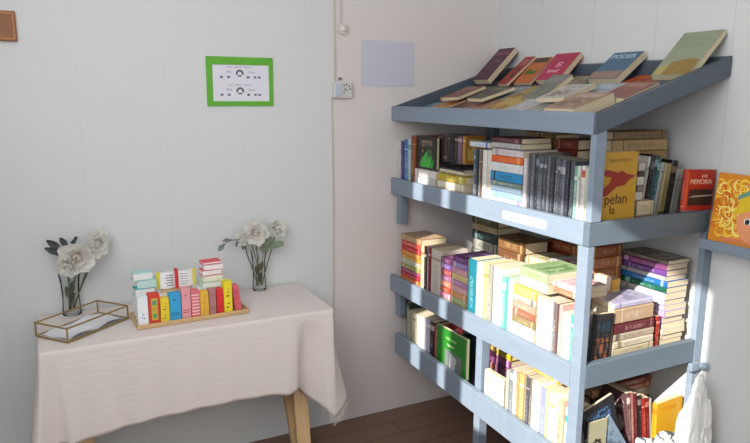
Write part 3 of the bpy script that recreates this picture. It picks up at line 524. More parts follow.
for k in range(16):
    cx = wy*(.06+.9*k/16); h = hy*random.uniform(.12, .3); vs = [bm.verts.new((.0206, cx, .01)), bm.verts.new((.0206, cx+.006, .01)), bm.verts.new((.0206, cx+random.uniform(-.004, .008), h))]; bm.faces.new(vs)
from_bm('grass_print', bm, plain('b4541c'), cov(yy))
cov_text(yy, 'POESIA', .022, .5*wy, .86*hy, plain('c07818'), .0206)
# lying on top behind: dark green and dark red
pile_side(-1.06, 655, 679, 400, z0b, zy(668, 386, -1.06), .12, G3p, 'of the dark green pile at the shelf end', [(3, 'charcoal thick hardback', '2c2c30', '78787c'), (3, 'brown thick hardback', '4c3426', '9c8064'), (2, 'dark red thick hardback', '6c2024', 'b87070'), (1.4, 'bottle green hardback', '1c3428', 'a8bcb0')], hard=True)

# ---- tray display
GT = 'books lying on the sloping display tray'
def tray_book(label, yl, s0, W, H, T, base, acc, art, yaw=0, lift=0, dz=0, kind='paper'):
    """lies on the slope, cover up: yl its side nearest the wall, s0 how far its foot is up the slope"""
    o = TRAY0+slv*s0+nrm*(dz+.0015)+Vector((0, yl, 0))
    ez = (slv*math.cos(lift)+nrm*math.sin(lift)); ex = (nrm*math.cos(lift)-slv*math.sin(lift)); ey = -YP
    R = Matrix.Rotation(yaw, 3, nrm)
    return book(label, GT, frame(o, R@ex, R@ey, R@ez), T, W, H, base, acc, art, kind)
front = [('small teal paperback lying in the tray corner by the wall', .10, .15, .006, '2f7f9c', 'd8e8ec', '6ca8b8', 0),
 ('orange and yellow paperback lying second along the tray front', .12, .165, .012, 'd08a34', 'f4d080', '8c4c24', .12),
 ('brown paperback lying beside the orange one at the tray front', .115, .165, .010, '7c5444', 'b88c74', '4c3428', .08),
 ('pinkish tan paperback lying at the middle of the tray front', .13, .17, .012, 'c8967c', 'e8c8b0', 'a86c5c', .05),
 ('mustard yellow paperback lying at the tray front', .13, .17, .012, 'd8b04c', 'f4e0a0', '8c6428', 0.02),
 ('white paperback with blue print lying at the tray front', .125, .17, .014, 'dcdcd8', '5c7c98', 'a8b4bc', .06),
 ('grey and white paperback lying at the tray front near the corner', .13, .175, .013, 'c8c4bc', '6c6c70', '949ca4', .04),
 ('thick brown and cream paperback lying at the tray corner', .15, .18, .030, 'b89478', 'f0e8dc', '8c5c4c', .03),]
y = -.105
for k, (lb, w, h, t_, b_, a_, r_, yw) in enumerate(front):
    tray_book(lb, y, .022, w, h, t_*1.5, b_, a_, r_, -yw*.3); y -= w+.010
midr = [('black paperback with grey print lying mid tray nearest the wall', .135, .17, .014, '26282e', '8c9098', '4c5058', 0),
 ('dark green and black paperback lying mid tray', .11, .17, .012, '343c34', '8c9c6c', '5c6c48', .1),
 ('golden yellow paperback lying mid tray', .10, .16, .012, 'd0a040', 'f0d890', '946428', .05),
 ('blue grey paperback lying mid tray below the orange book', .12, .16, .012, '94a4b4', 'd0d8e0', '6c7c8c', .08),
 ('yellow and brown paperback lying mid tray below the magenta book', .11, .16, .012, 'ccac44', '6c4c28', '7c5c30', .04),
 ('grey paperback propped mid tray on a yellow one', .11, .18, .014, '8c8c84', 'b8b8b0', '74746c', .0),
 ('cream paperback with red title lying mid tray', .12, .16, .014, 'd4c8b8', 'a84c3c', 'a89888', .05),
 ('pale blue and white paperback lying mid tray', .13, .17, .014, 'b0bcc8', 'e8ecf0', '7c90a4', .05),
 ('red brown paperback lying mid tray against the end rail', .13, .17, .016, 'a4604c', 'e0b8a0', '8c4c3c', .02)]
y = -.08
for k, (lb, w, h, t_, b_, a_, r_, yw) in enumerate(midr):
    tray_book(lb, y, .208, w, h, t_*1.5, b_, a_, r_, -yw*.3, lift=(.25 if k == 5 else .03)); y -= w+.008
for lb, y, w, b_, a_, r_, yw in (('dark red book with cream lettering laid over two tray rows', -.235, .12, '7c3028', 'e8d0b0', 'b87048', .12), ('olive and black book laid over two tray rows', -.44, .115, '4c4c34', 'c8c090', '26241e', -.08), ('white book with brown photo laid over two tray rows', -.878, .135, 'dcd8d0', '6c4838', '8c6450', .10)):
    tray_book(lb, y, .12, w, .17, .016, b_, a_, r_, yw, dz=.031)
# third line: propped up against the back rail and the wall
def prop(label, bl, tl, yl, yr, T, base, acc, art, kind='paper', art_parts=None):
    w_ = yl-yr; b = at(tl[0], tl[1], 0, -.006-.78*T); yl = min(b.y, -.03); yr = yl-w_; a = at(bl[0], bl[1], 1, yl)
    ez = Vector((b.x-a.x, 0, b.z-a.z)); H = ez.length; ez.normalize(); ex = Vector((-ez.z, 0, ez.x))
    o = Vector((a.x, yl, a.z))-ex*T; need = TRAY0.z+(o.x-TRAY0.x)*math.tan(sl)+.002-o.z
    if need > 0: dl = need/(ez.z-math.tan(sl)*ez.x); o += ez*dl; H -= dl
    print('PROP', label[:20], [round(v, 3) for v in a], [round(v, 3) for v in b], 'H', round(H, 3), 'deck', round(TRAY0.z+(a.x-TRAY0.x)*math.tan(sl), 3))
    return book(label, 'books propped up along the back of the display tray', frame(o, ex, -YP, ez), T, yl-yr, H, base, acc, art, kind), H, yl-yr
def ctext(bk, T, s, size, y, z, mat, squash=1): return text('title_lettering', s, size, mat, cov(bk), frame((T+.0004, y, z), YP, ZP, XP), squash=squash)
b_, h_, w_ = prop('thick dark purple paperback propped nearest the wall on the tray', (472, 80), (499, 49), -.05, -.175, .030, '5a2547', 'c98fb0', '5f284b', 'blank')
ctext(b_, .030, 'MADRE', .03, w_*.55, h_*.82, plain('b06a7c')); ctext(b_, .030, 'noche', .018, w_*.6, h_*.6, plain('9c7c94'))
b_, h_, w_ = prop('red and black paperback propped beside the purple one', (497, 84), (525, 57), -.19, -.262, .014, 'b42c2c', 'f0b8a8', '2c2024')
b_, h_, w_ = prop('orange paperback with green leaf picture propped on the tray', (512, 84), (536, 58), -.315, -.43, .014, 'd87434', 'f0c090', 'd87434', 'blank')
decal(b_, [(w_*.2, h_*.32), (w_*.8, h_*.36), (w_*.85, h_*.5), (w_*.5, h_*.46), (w_*.35, h_*.56), (w_*.15, h_*.46)], plain('5c7028', .6, .4, 40), .0144, 'leaf_print')
decal(b_, [(w_*.1, h_*.8), (w_*.9, h_*.8), (w_*.9, h_*.97), (w_*.1, h_*.97)], plain('4c4230', .6, .4, 40), .0144, 'dark_band')
b_, h_, w_ = prop('magenta red paperback with white title propped on the tray', (531, 84), (556, 54), -.45, -.60, .026, 'c92f5a', 'f4c8d4', 'c92f5a', 'blank')
ctext(b_, .026, 'El', .045, w_*.55, h_*.55, plain('eeb8cc')); ctext(b_, .026, 'amor', .034, w_*.5, h_*.33, plain('eeb8cc'))
b_, h_, w_ = prop('blue paperback with pale title propped on the tray', (583, 82), (614, 53), -.775, -.925, .030, '4c7898', 'd0e0e8', '4c7898', 'blank')
ctext(b_, .030, 'PODER', .038, w_*.5, h_*.82, plain('bcd4e0')); decal(b_, [(0.002, 0.002), (w_-.002, 0.002), (w_-.002, h_*.28), (0.002, h_*.28)], plain('a08478', .6, .3, 50), .0304, 'brown_band')
b_, h_, w_ = prop('large pale green book with sepia picture propped at the tray end', (650, 76), (684, 33), -1.10, -1.258, .022, 'a9b395', '6c7c64', 'a9b395', 'blank')
decal(b_, [(w_*.25, .004), (w_*.97, .004), (w_*.97, h_*.34), (w_*.7, h_*.38), (w_*.3, h_*.3)], plain('a88a4c', .6, .6, 60), .0224, 'sepia_print')
decal(b_, [(.004, .004), (w_*.25, .004), (w_*.3, h_*.26), (.004, h_*.2)], plain('b8ac6c', .6, .3, 60), .0224, 'sepia_print')
ctext(b_, .022, 'HISTORIA', .026, w_*.5, h_*.84, plain('8fa088')); ctext(b_, .022, 'NATURAL', .022, w_*.5, h_*.7, plain('8fa088'))
tray_book('orange and red patterned magazine lying at the tray back', -.972, .415, .125, .13, .008, 'd85a1c', 'f4b83c', '8c2414', 0)
tray_book('beige paperback lying at the tray back past the magenta book', -.636, .415, .12, .13, .012, 'c4b49c', '8c7460', 'a08c78', 0)

DIM = .85
# ---------------------------------------------------------------- ledge and picture book on the right wall
lg = empty('wall_ledge', (-.04, -1.6, 1.11), 'narrow grey-blue painted ledge fixed to the wall past the bookshelf', 'ledge')
lo = at(704, 231, 0, -.07)
def lgp(n, a, b): o = box(n, a, b, SHELF, lg, .003); o.matrix_local = Matrix.Translation((.04, 1.6, -1.11))
lgp('ledge_board', (-.085, -2.25, 1.095), (-.001, -1.322, 1.115)); lgp('ledge_lip', (-.10, -2.25, 1.088), (-.085, -1.322, 1.123)); lgp('bracket', (-.07, -2.0, 1.0), (-.001, -1.97, 1.095))
R = Matrix.Rotation(.13, 3, 'Y')
ez = R@ZP; ex = -(R@XP); 
p = at(713, 228, 0, -.07); q = at(729, 170, 0, -.03); yA = p.y
print('picture book', p, q)
Hb = .235; Wb = .30; ob_ = Vector((-.068, -1.335, 1.1165))
pbk = book('childrens picture book with a curly yellow haired girl on its cover', None, frame(ob_, ex, -YP, ez), .012, Wb, Hb, 'e89428', 'f4a040', 'e8b028', 'blank', name='picture_book')
T_ = .0123
def disc(cx, cz, rx, rz, mat, x, name, seg=24, a0=0, a1=2*PI):
    pts = [(cx+rx*math.cos(a0+(a1-a0)*k/seg), cz+rz*math.sin(a0+(a1-a0)*k/seg)) for k in range(seg)]; return decal(pbk, pts, mat, x, name)
rr = random.Random(3)
for cc, nn, ofs in (('ffd23c', 60, 0), ('d9641a', 34, .0003), ('fff08c', 26, .0006)):
    bm = bmesh.new()
    for k in range(nn):   # wavy locks down the side of the hair
        cx = rr.uniform(.012, .115); cz = rr.uniform(.035, .205); r_ = rr.uniform(.012, .022); a0 = rr.uniform(0, 6); n = 7
        for j in range(n):
            t0, t1 = a0+j*.5, a0+(j+1)*.5; w0, w1 = [1-.34*math.sin(PI*q/n) for q in (j, j+1)]
            bm.faces.new([bm.verts.new((T_+ofs+.000004*k, min(Wb-.01, max(.003, cx+rad*math.cos(t))), cz+rad*math.sin(t))) for rad, t in ((r_, t0), (r_, t1), (r_*w1, t1), (r_*w0, t0))])
    from_bm('curl_print', bm, plain(cc, .5, .15, 90), cov(pbk))
disc(.17, .085, .075, .075, plain('f0a070', .5, .2, 30), T_+.0012, 'face_print')
decal(pbk, [(.075, .10), (.10, .16), (.15, .20), (.22, .225), (.295, .225), (.295, .12), (.24, .14), (.16, .135), (.11, .11)], plain('f2cf2c', .5, .35, 40), T_+.0016, 'fringe_print')
decal(pbk, [(.085, .165), (.12, .185), (.17, .19), (.25, .20), (.25, .188), (.17, .178), (.12, .17), (.09, .152)], plain('6fa890', .5, .3, 60), T_+.002, 'hairband_print')
disc(.135, .085, .014, .011, plain('f6f6f0'), T_+.0018, 'eye_print'); disc(.133, .084, .008, .009, plain('26242a'), T_+.0021, 'pupil_print')
disc(.215, .085, .014, .011, plain('f6f6f0'), T_+.0018, 'eye_print'); disc(.213, .084, .008, .009, plain('26242a'), T_+.0021, 'pupil_print')
disc(.185, .045, .015, .006, plain('c8483c'), T_+.0018, 'mouth_print')
cov_text(pbk, 'CUENTOS', .024, .10, .016, plain('e88a7c'), T_+.0022)
# small white card leaning by the red book
cp = at(707, 200, 1, -1.30)

# ---------------------------------------------------------------- bag and leaflet at the lower right
def crumple(name, centre, size, seed, label, mat, cat):
    bm = bmesh.new(); bmesh.ops.create_icosphere(bm, subdivisions=5, radius=1); from mathutils import noise
    for v in bm.verts:
        p = v.co.copy(); n1 = noise.noise(p*1.6+Vector((seed, 0, 0))); n2 = abs(noise.noise(p*4+Vector((0, seed, 0)))); n3 = abs(noise.noise(p*9))
        v.co = p*(1+.25*n1-.28*n2-.10*n3)
        taper = 1-.45*max(0, p.z)
        v.co.x *= size[0]*taper; v.co.y *= size[1]*taper; v.co.z *= size[2]
    o = from_bm(name, bm, mat, None, None, False); o.location = centre
    return tag(o, label, cat)
bag = crumple('plastic_bag', (-.100, -1.380, .40), (.085, .05, .24), 3.3, 'crumpled white plastic bag hanging from the catch on the bookshelf end', plain('f2f2f0', .45, .06), 'bag')
# printed sheet
bm = bmesh.new(); nx, ny = 14, 10; tl_, tr_, bl_, br_ = [at(px, py, 1, yy_) for px, py, yy_ in ((636, 440, -1.318), (686, 427, -1.318), (640, 475, -1.37), (686, 465, -1.37))]
V = [[bm.verts.new(tl_.lerp(tr_, i/nx).lerp(bl_.lerp(br_, i/nx), j/ny)+Vector((0, .006*math.sin(i*1.1+j), .006*math.sin(i*.9+1)))) for j in range(ny+1)] for i in range(nx+1)]
for i in range(nx):
    for j in range(ny): bm.faces.new((V[i][j], V[i+1][j], V[i+1][j+1], V[i][j+1]))
def print_mat():
    m, t, b = nt('printed_sheet'); tc = N(t, 'ShaderNodeTexCoord'); n = N(t, 'ShaderNodeTexNoise'); n.inputs['Scale'].default_value = 45; n.inputs['Detail'].default_value = 4
    t.links.new(tc.outputs['Object'], n.inputs['Vector']); t.links.new(mix(t, math_(t, 'GREATER_THAN', n.outputs[0], .53), rgb('c9c9c9'), rgb('54565c')), b.inputs['Base Color']); b.inputs['Roughness'].default_value = .6; return m
lf = from_bm('printed_leaflet', bm, print_mat(), None, None, True); sm = lf.modifiers.new('s', 'SOLIDIFY'); sm.thickness = .0008
tag(lf, 'white leaflet with black print tucked in front of the yellow book', 'leaflet')

# ---------------------------------------------------------------- things on the back wall
def on_wall(px, py, dy=0): 
    p = at(px, py, 1, -dy); return p
def sheet(name, x0, x1, z0, z1, t, mat, y=0, parent=None): return box(name, (x0, -y-t, z0), (x1, -y, z1), mat, parent)
gf = empty('framed_notice', (-1.33, 0, 1.66), 'lime green framed white notice with two rows of tiny print', 'notice')
gi = Matrix.Translation((1.33, 0, -1.66))
bm = bmesh.new(); X0, X1, ZB, ZT = -1.470, -1.186, 1.556, 1.758; w = .024
bx(bm, (X0, -.008, ZT-.032), (X1, -.001, ZT)); bx(bm, (X0, -.008, ZB), (X1, -.001, ZB+.020)); bx(bm, (X0, -.008, ZB+.020), (X0+w, -.001, ZT-.032)); bx(bm, (X1-w*.7, -.008, ZB+.020), (X1, -.001, ZT-.032))
from_bm('frame', bm, plain('5fae2c', .5, .08), gf).matrix_local = gi
s_ = sheet('paper_sheet', X0+w-.001, X1-w*.7+.001, ZB+.019, ZT-.031, .003, plain('e2e0ea', .7, .04), .001, gf); s_.matrix_local = gi
INK = plain('5a5a66', .7)
for zc in (1.690, 1.617):
    bm = bmesh.new()
    cx = -1.33
    for k in range(12):  # little round emblem
        a0, a1 = PI*(-.1+1.2*k/12), PI*(-.1+1.2*(k+1)/12)
        bm.faces.new([bm.verts.new((cx+r*math.cos(a), -.0046, zc+r*math.sin(a))) for r, a in ((.017, a0), (.017, a1), (.009, a1), (.009, a0))])
    bx(bm, (cx-.009, -.0046, zc-.012), (cx+.009, -.0042, zc-.006))
    from_bm('emblem_print', bm, INK, s_)
    for dx in (-.078, -.048, .036, .066, .084):
        o = box('print_mark', (cx+dx-.006, -.0046, zc-.019), (cx+dx+.006, -.0042, zc-.010), plain('6c7284' if dx != .036 else '3c6c64', .7), s_)
    text('small_print', 'CAFE   LIBROS   AMIGOS', .0085, plain('9a9ab0'), s_, frame((cx, -.0045, zc+.026), XP, ZP, -YP), squash=1.15)
    text('small_print', 'Wifi', .013, plain('8a8a9c'), s_, frame((cx-.047, -.0045, zc+.006), XP, ZP, -YP)); text('small_print', 'Clave', .013, plain('8a8a9c'), s_, frame((cx+.05, -.0045, zc+.006), XP, ZP, -YP))
# blank paper
pp = sheet('paper_sheet', -.760, -.479, 1.645, 1.852, .002, plain('c9c9d6', .7, .03), .0005)
tag(pp, 'plain white paper sheet taped to the wall beside the bookshelf', 'paper')
box('tape', (-.63, -.0035, 1.845), (-.60, -.0026, 1.862), plain('d8d8d8'), pp)
# wooden plaque
pq = empty('wooden_sign', (-2.2, 0, 1.84), 'small carved brown wooden plaque hanging high above the table', 'sign'); qi = Matrix.Translation((2.2, 0, -1.84))
box('board', (-2.33, -.018, 1.788), (-2.147, -.001, 1.893), wood_mat('9c6030', '74431f', (3, 3, 60)), pq, .003).matrix_local = qi
bm = bmesh.new(); bx(bm, (-2.325, -.022, 1.882), (-2.152, -.017, 1.888)); bx(bm, (-2.325, -.022, 1.793), (-2.152, -.017, 1.799)); bx(bm, (-2.158, -.022, 1.799), (-2.152, -.017, 1.882)); from_bm('raised_border', bm, plain('b8763c', .5), pq).matrix_local = qi
text('carved_lettering', 'B', .05, plain('d8ccb4'), pq, qi@frame((-2.213, -.0195, 1.84), XP, ZP, -YP), .0012)
# cable, bell and junction box
CAB = plain('c4c0b8', .5, .1)
bm = bmesh.new(); tube(bm, [(-.862+.0015*math.sin(z*9), -.006, z) for z in [2.72-.06*i for i in range(15)]], .003, 8)
cb1 = from_bm('wall_cable', bm, CAB); tag(cb1, 'thin white cable running down the wall to the round switch', 'cable')
bm = bmesh.new(); tube(bm, [(-.895, -.006, 2.72), (-.894, -.006, 1.9), (-.893, -.008, 1.66)], .0028, 8)
tag(from_bm('wall_cable', bm, CAB), 'thin white cable running down beside the round switch to the junction box', 'cable')
bm = bmesh.new(); tube(bm, [(-.906+.001*math.sin(z*7), -.005, z) for z in [1.6-.06*i for i in range(26)]], .0026, 8)
tag(from_bm('wall_cable', bm, CAB), 'thin white cable running down from the junction box towards the floor', 'cable')
bl = empty('round_switch', (-.855, 0, 1.895), 'small round white pull switch on the wall above the junction box', 'switch'); bi = Matrix.Identity(4)
bm = bmesh.new(); bmesh.ops.create_cone(bm, cap_ends=True, segments=32, radius1=.027, radius2=.024, depth=.014, matrix=Matrix.Translation((0, -.008, 0))@Matrix.Rotation(PI/2, 4, 'X')); from_bm('base', bm, plain('d8d4cc', .4), bl)
bm = bmesh.new(); bmesh.ops.create_uvsphere(bm, u_segments=20, v_segments=12, radius=.015, matrix=Matrix.Translation((0, -.018, 0))@Matrix.Diagonal((1, .7, 1, 1))); from_bm('knob', bm, plain('e2dfd8', .35), bl, smooth=True)
jb = empty('junction_box', (-.862, 0, 1.628), 'white plastic junction box with small dark terminals on the wall', 'socket')
box('housing', (-.045, -.028, -.038), (.045, -.001, .034), plain('d2d2d0', .45), jb, .006)
box('cover_plate', (-.040, -.033, -.030), (-.012, -.027, .028), plain('c4ccda', .4), jb, .002)
bm = bmesh.new()
for cx, cz in ((0, .015), (.012, .019), (.026, .012), (.004, -.002), (.0, -.015), (.03, .0), (.014, -.006)): bx(bm, (cx, -.0295, cz), (cx+.005, -.0275, cz+.007))
from_bm('terminal', bm, plain('55524e'), jb)
bm = bmesh.new(); bx(bm, (-.012, -.012, .044), (.0, -.001, .053)); from_bm('cable_clip', bm, plain('6c6a60'), jb)

# ---------------------------------------------------------------- table and cloth
TZ = .745; TX0, TX1, TY0, TY1 = -2.16, -1.10, -.425, -.015
tb = empty('trestle_table', ((TX0+TX1)/2, -.22, 0), 'pale pine trestle table under the cream cloth', 'table'); ti = Matrix.Translation((-(TX0+TX1)/2, .22, 0))
box('tabletop', (TX0, TY0, TZ-.025), (TX1, TY1, TZ-.003), PINE, tb, .003).matrix_local = ti
def tleg(p, q, w, d, n='leg', side=XP):
    T0 = ti.translation; o = beam(n, Vector(p)+T0, Vector(q)+T0, w, d, PINE, tb, side)
tleg((-1.19, -.335, 0), (-1.215, -.29, .72), .034, .06)
tleg((-1.185, -.275, 0), (-1.245, -.12, .72), .034, .055)
tleg((-2.03, -.385, 0), (-2.06, -.29, .72), .034, .06); tleg((-2.05, -.06, 0), (-2.05, -.13, .72), .034, .055)
tleg((-1.235, -.30, .70), (-1.235, -.10, .70), .03, .03, 'crossbar'); tleg((-2.06, -.30, .70), (-2.06, -.10, .70), .03, .03, 'crossbar'); 
# cloth
def cloth_mat():
    m, t, b = nt('cream_cotton'); tc = N(t, 'ShaderNodeTexCoord'); w = N(t, 'ShaderNodeTexWave'); w.wave_type = 'BANDS'; w.bands_direction = 'Z'; w.inputs['Scale'].default_value = 14; w.inputs['Distortion'].default_value = 2.5; w.inputs['Detail'].default_value = 3; w.inputs['Detail Scale'].default_value = 1.5
    t.links.new(tc.outputs['Object'], w.inputs['Vector']); n = N(t, 'ShaderNodeTexNoise'); n.inputs['Scale'].default_value = 350; t.links.new(tc.outputs['Object'], n.inputs['Vector'])
    h = math_(t, 'ADD', math_(t, 'MULTIPLY', w.outputs[1], .5), math_(t, 'MULTIPLY', n.outputs[0], .35))
    bp = N(t, 'ShaderNodeBump'); bp.inputs['Strength'].default_value = .12; bp.inputs['Distance'].default_value = .004; t.links.new(h, bp.inputs['Height']); t.links.new(bp.outputs[0], b.inputs['Normal'])
    t.links.new(mix(t, w.outputs[1], rgb('dfd5d0'), rgb('e2d9d5')), b.inputs['Base Color']); b.inputs['Roughness'].default_value = .95
    return m
def lerp_tab(tab, s):
    for (s0, v0), (s1, v1) in zip(tab, tab[1:]):
        if s <= s1:
            f = (s-s0)/(s1-s0) if s1 > s0 else 0; return v0.lerp(v1, f)
    return tab[-1][1]
E = .006
top_t = [(0, Vector((TX0-E, TY1, 0))), (.14, Vector((TX0-E, TY0-E, 0))), (.82, Vector((TX1+E, TY0-E, 0))), (1, Vector((TX1+E, TY1, 0)))]
bot_t = [(0, Vector((-2.19, -.02, .36))), (.07, Vector((-2.215, -.22, .37))), (.12, Vector((-2.215, -.46, .395))), (.14, Vector((-2.190, -.47, .40))), (.155, Vector((-2.125, -.445, .405))), (.17, Vector((-2.085, -.452, .402))), (.21, Vector((-2.04, -.447, .41))), (.28, Vector((-1.93, -.44, .42))), (.36, Vector((-1.82, -.437, .428))), (.46, Vector((-1.66, -.435, .431))),
 (.56, Vector((-1.50, -.435, .433))), (.64, Vector((-1.38, -.435, .428))), (.70, Vector((-1.285, -.435, .412))), (.725, Vector((-1.245, -.425, .425))), (.745, Vector((-1.225, -.40, .40))), (.765, Vector((-1.19, -.41, .36))), (.80, Vector((-1.12, -.43, .30))), (.82, Vector((-1.085, -.435, .262))), (.84, Vector((-1.045, -.415, .285))), (.87, Vector((-1.00, -.36, .31))), (.91, Vector((-1.02, -.26, .33))), (.95, Vector((-.99, -.15, .35))), (1, Vector((-1.01, -.02, .36)))]
bm = bmesh.new(); NS, NV, NI = 200, 26, 10; cols = []
for i in range(NS+1):
    s = i/NS; t_ = lerp_tab(top_t, s); b_ = sum((lerp_tab(bot_t, min(1, max(0, s+d)))*w for d, w in ((-.006, .25), (0, .5), (.006, .25))), Vector((0, 0, 0)))
    col = []
    for j in range(NV+1):
        v = j/NV; f = v
        x = t_.x+(b_.x-t_.x)*f; y = t_.y+(b_.y-t_.y)*f; z = TZ+.002-(TZ-b_.z)*v
        if v < .06: z = TZ+.003-.0*v
        z = TZ+.003-(TZ-b_.z)*(v if v > .02 else v*.6)
        if .72 < s < .80:  # folded-in valley beside the corner
            k = math.sin((s-.72)/.08*PI); y += .055*k*max(0, v-.12)**.8
        if .138 < s < .17: y += .03*math.sin((s-.138)/.032*PI)*max(0, v-.1)
        y += .004*math.sin(s*70)*v*v; x += .003*math.sin(s*95+1)*v*v
        y = min(y, -.006) 
        col.append(bm.verts.new((x, y, z)))
    cols.append(col)
for i in range(NS):
    for j in range(NV): bm.faces.new((cols[i][j], cols[i+1][j], cols[i+1][j+1], cols[i][j+1]))
ctr = []
for i in range(NS+1):
    t_ = cols[i][0].co; c_ = Vector((max(TX0+.02, min(TX1-.02, t_.x)), (TY1+TY0)/2, TZ+.0035)); ctr.append(c_)
ring = [cols[i][0] for i in range(NS+1)]; bm.faces.new(ring)
bmesh.ops.remove_doubles(bm, verts=bm.verts, dist=.0002)
cloth = from_bm('tablecloth', bm, cloth_mat(), None, None, True)
for p in cloth.data.polygons:
    if len(p.vertices) > 4: p.use_smooth = False
md = cloth.modifiers.new('thick', 'SOLIDIFY'); md.thickness = .0022; md.offset = 0
tag(cloth, 'cream cotton tablecloth hanging over the trestle table with a fringed drooping corner', 'tablecloth')
bm = bmesh.new()
for k in range(46):   # fringe along the right hem
    s = .745+.245*k/46; p = lerp_tab(bot_t, s); 
    if .72 < s < .80: p = p+Vector((0, .055*math.sin((s-.72)/.08*PI), 0))
    if s < .80 and k % 3: continue
    ln = random.uniform(.022, .042); tube(bm, [p+Vector((0, 0, .003)), p+Vector((random.uniform(-.003, .003), random.uniform(-.003, .003), -ln*.5)), p+Vector((random.uniform(-.007, .007), random.uniform(-.005, .005), -ln))], [.0016, .0014, .0009], 5)
from_bm('fringe', bm, plain('efe6dc', .9), cloth)
CT = TZ+.005   # cloth surface
# ---------------------------------------------------------------- brass and glass box
q = [at(39.5, 335, 2, CT), at(68, 343.5, 2, CT), at(130.5, 318, 2, CT)]
A_, B_, C_ = q; 
ub = (C_-B_); lenb = ub.length; ub.normalize(); vb = Vector((-ub.y, ub.x, 0)); wb = .155
print('glassbox', A_, B_, C_, lenb, (A_-B_).length, (A_-B_).dot(vb))
B_ = B_+Vector((0, .0, 0))
gb_ = empty('glass_display_box', label='open brass edged glass box holding a folded paper on the table', cat='glass box', M=frame((B_.x, B_.y, CT+.001), ub, vb, ZP))
hb = .052; lb = lenb-.012
bm = bmesh.new(); rr_ = .0034
cs = [(0, 0), (lb, 0), (lb, wb), (0, wb)]
for i in range(4):
    a, b = cs[i], cs[(i+1) % 4]
    for z in (rr_, hb): tube(bm, [(a[0], a[1], z), (b[0], b[1], z)], rr_, 6)
    tube(bm, [(a[0], a[1], 0.001), (a[0], a[1], hb+rr_)], rr_, 6)
from_bm('brass_frame', bm, BRASS, gb_)
for i in range(4):
    a, b = cs[i], cs[(i+1) % 4]; bm = bmesh.new(); bm.faces.new([bm.verts.new(v) for v in ((a[0], a[1], .004), (b[0], b[1], .004), (b[0], b[1], hb-.002), (a[0], a[1], hb-.002))]); from_bm('glass_pane', bm, PANE, gb_)
bm = bmesh.new(); bx(bm, (.002, .002, .001), (lb-.002, wb-.002, .003)); from_bm('base_plate', bm, plain('cfcdd0', .2, .05), gb_)
bm = bmesh.new(); nx, ny = 10, 6
V = [[bm.verts.new((.015+(lb-.03)*i/nx, .012+(wb-.03)*j/ny, .006+.006*abs(math.sin(i*.63))+.003*math.sin(j*1.1+i))) for j in range(ny+1)] for i in range(nx+1)]
for i in range(nx):
    for j in range(ny): bm.faces.new((V[i][j], V[i+1][j], V[i+1][j+1], V[i][j+1]))
pf = from_bm('folded_paper', bm, plain('e6e6ec', .8, .06, 8), None, frame((B_.x, B_.y, CT+.001), ub, vb, ZP)); tag(pf, 'crinkled white paper lying inside the brass edged glass box', 'paper'); pf.modifiers.new('s', 'SOLIDIFY').thickness = .0008

# ---------------------------------------------------------------- wooden tray with toy books
a, b = at(137.5, 330.5, 2, CT), at(249, 313, 2, CT)
uu = (b-a); LT = uu.length; uu.normalize(); vv = Vector((-uu.y, uu.x, 0)); WT = .175; print('toy tray', a, b, LT)
TM = frame((a.x, a.y, CT+.001), uu, vv, ZP)
tt = empty('wooden_tray', label='shallow beech tray carrying the colourful toy books', cat='tray', M=TM)
box('tray_bottom', (0, 0, 0), (LT, WT, .008), BEECH, tt, .002)
bm = bmesh.new(); bx(bm, (0, 0, .008), (LT, .006, .016), .001); bx(bm, (0, WT-.006, .008), (LT, WT, .016), .001); bx(bm, (0, .006, .008), (.006, WT-.006, .016), .001); bx(bm, (LT-.006, .006, .008), (LT, WT-.006, .016), .001); from_bm('tray_rim', bm, BEECH, tt)
ts = box('display_step', (.012, .065, .009), (LT-.03, WT-.012, .098), plain('eef0f2', .6, .03), None, .004, TM); tag(ts, 'white step block behind the front row of toy books', 'stand')
toy = [(75, 118, 243, 'white', 'eef2f4', '2c4ca8', 'dots'), (118, 165, 236, 'red edged green', 'd8402c', 'c8b84c', 'inset'), (165, 203, 256, 'yellow scribbled', 'ecd034', '5c5c2c', 'marks'), (203, 251, 240, 'bright blue', '38a4d8', '1c5c8c', 'lines'), (252, 292, 222, 'pale pink', 'e8a0a8', 'b84c5c', 'lines'), (293, 330, 235, 'pink checked', 'e4707c', 'f8dcd8', 'grid'),
 (330, 368, 242, 'golden orange', 'e8b43c', 'c87c2c', 'marks'), (369, 400, 236, 'mauve brown', 'b07c7c', '8c4c54', 'lines'), (401, 432, 236, 'bright red', 'dc3034', 'b02028', 'lines'), (433, 472, 206, 'tall yellow', 'f0dc2c', '2c2c24', 'marks')]
def fx(px): return LT*(px-75)/(545-75)
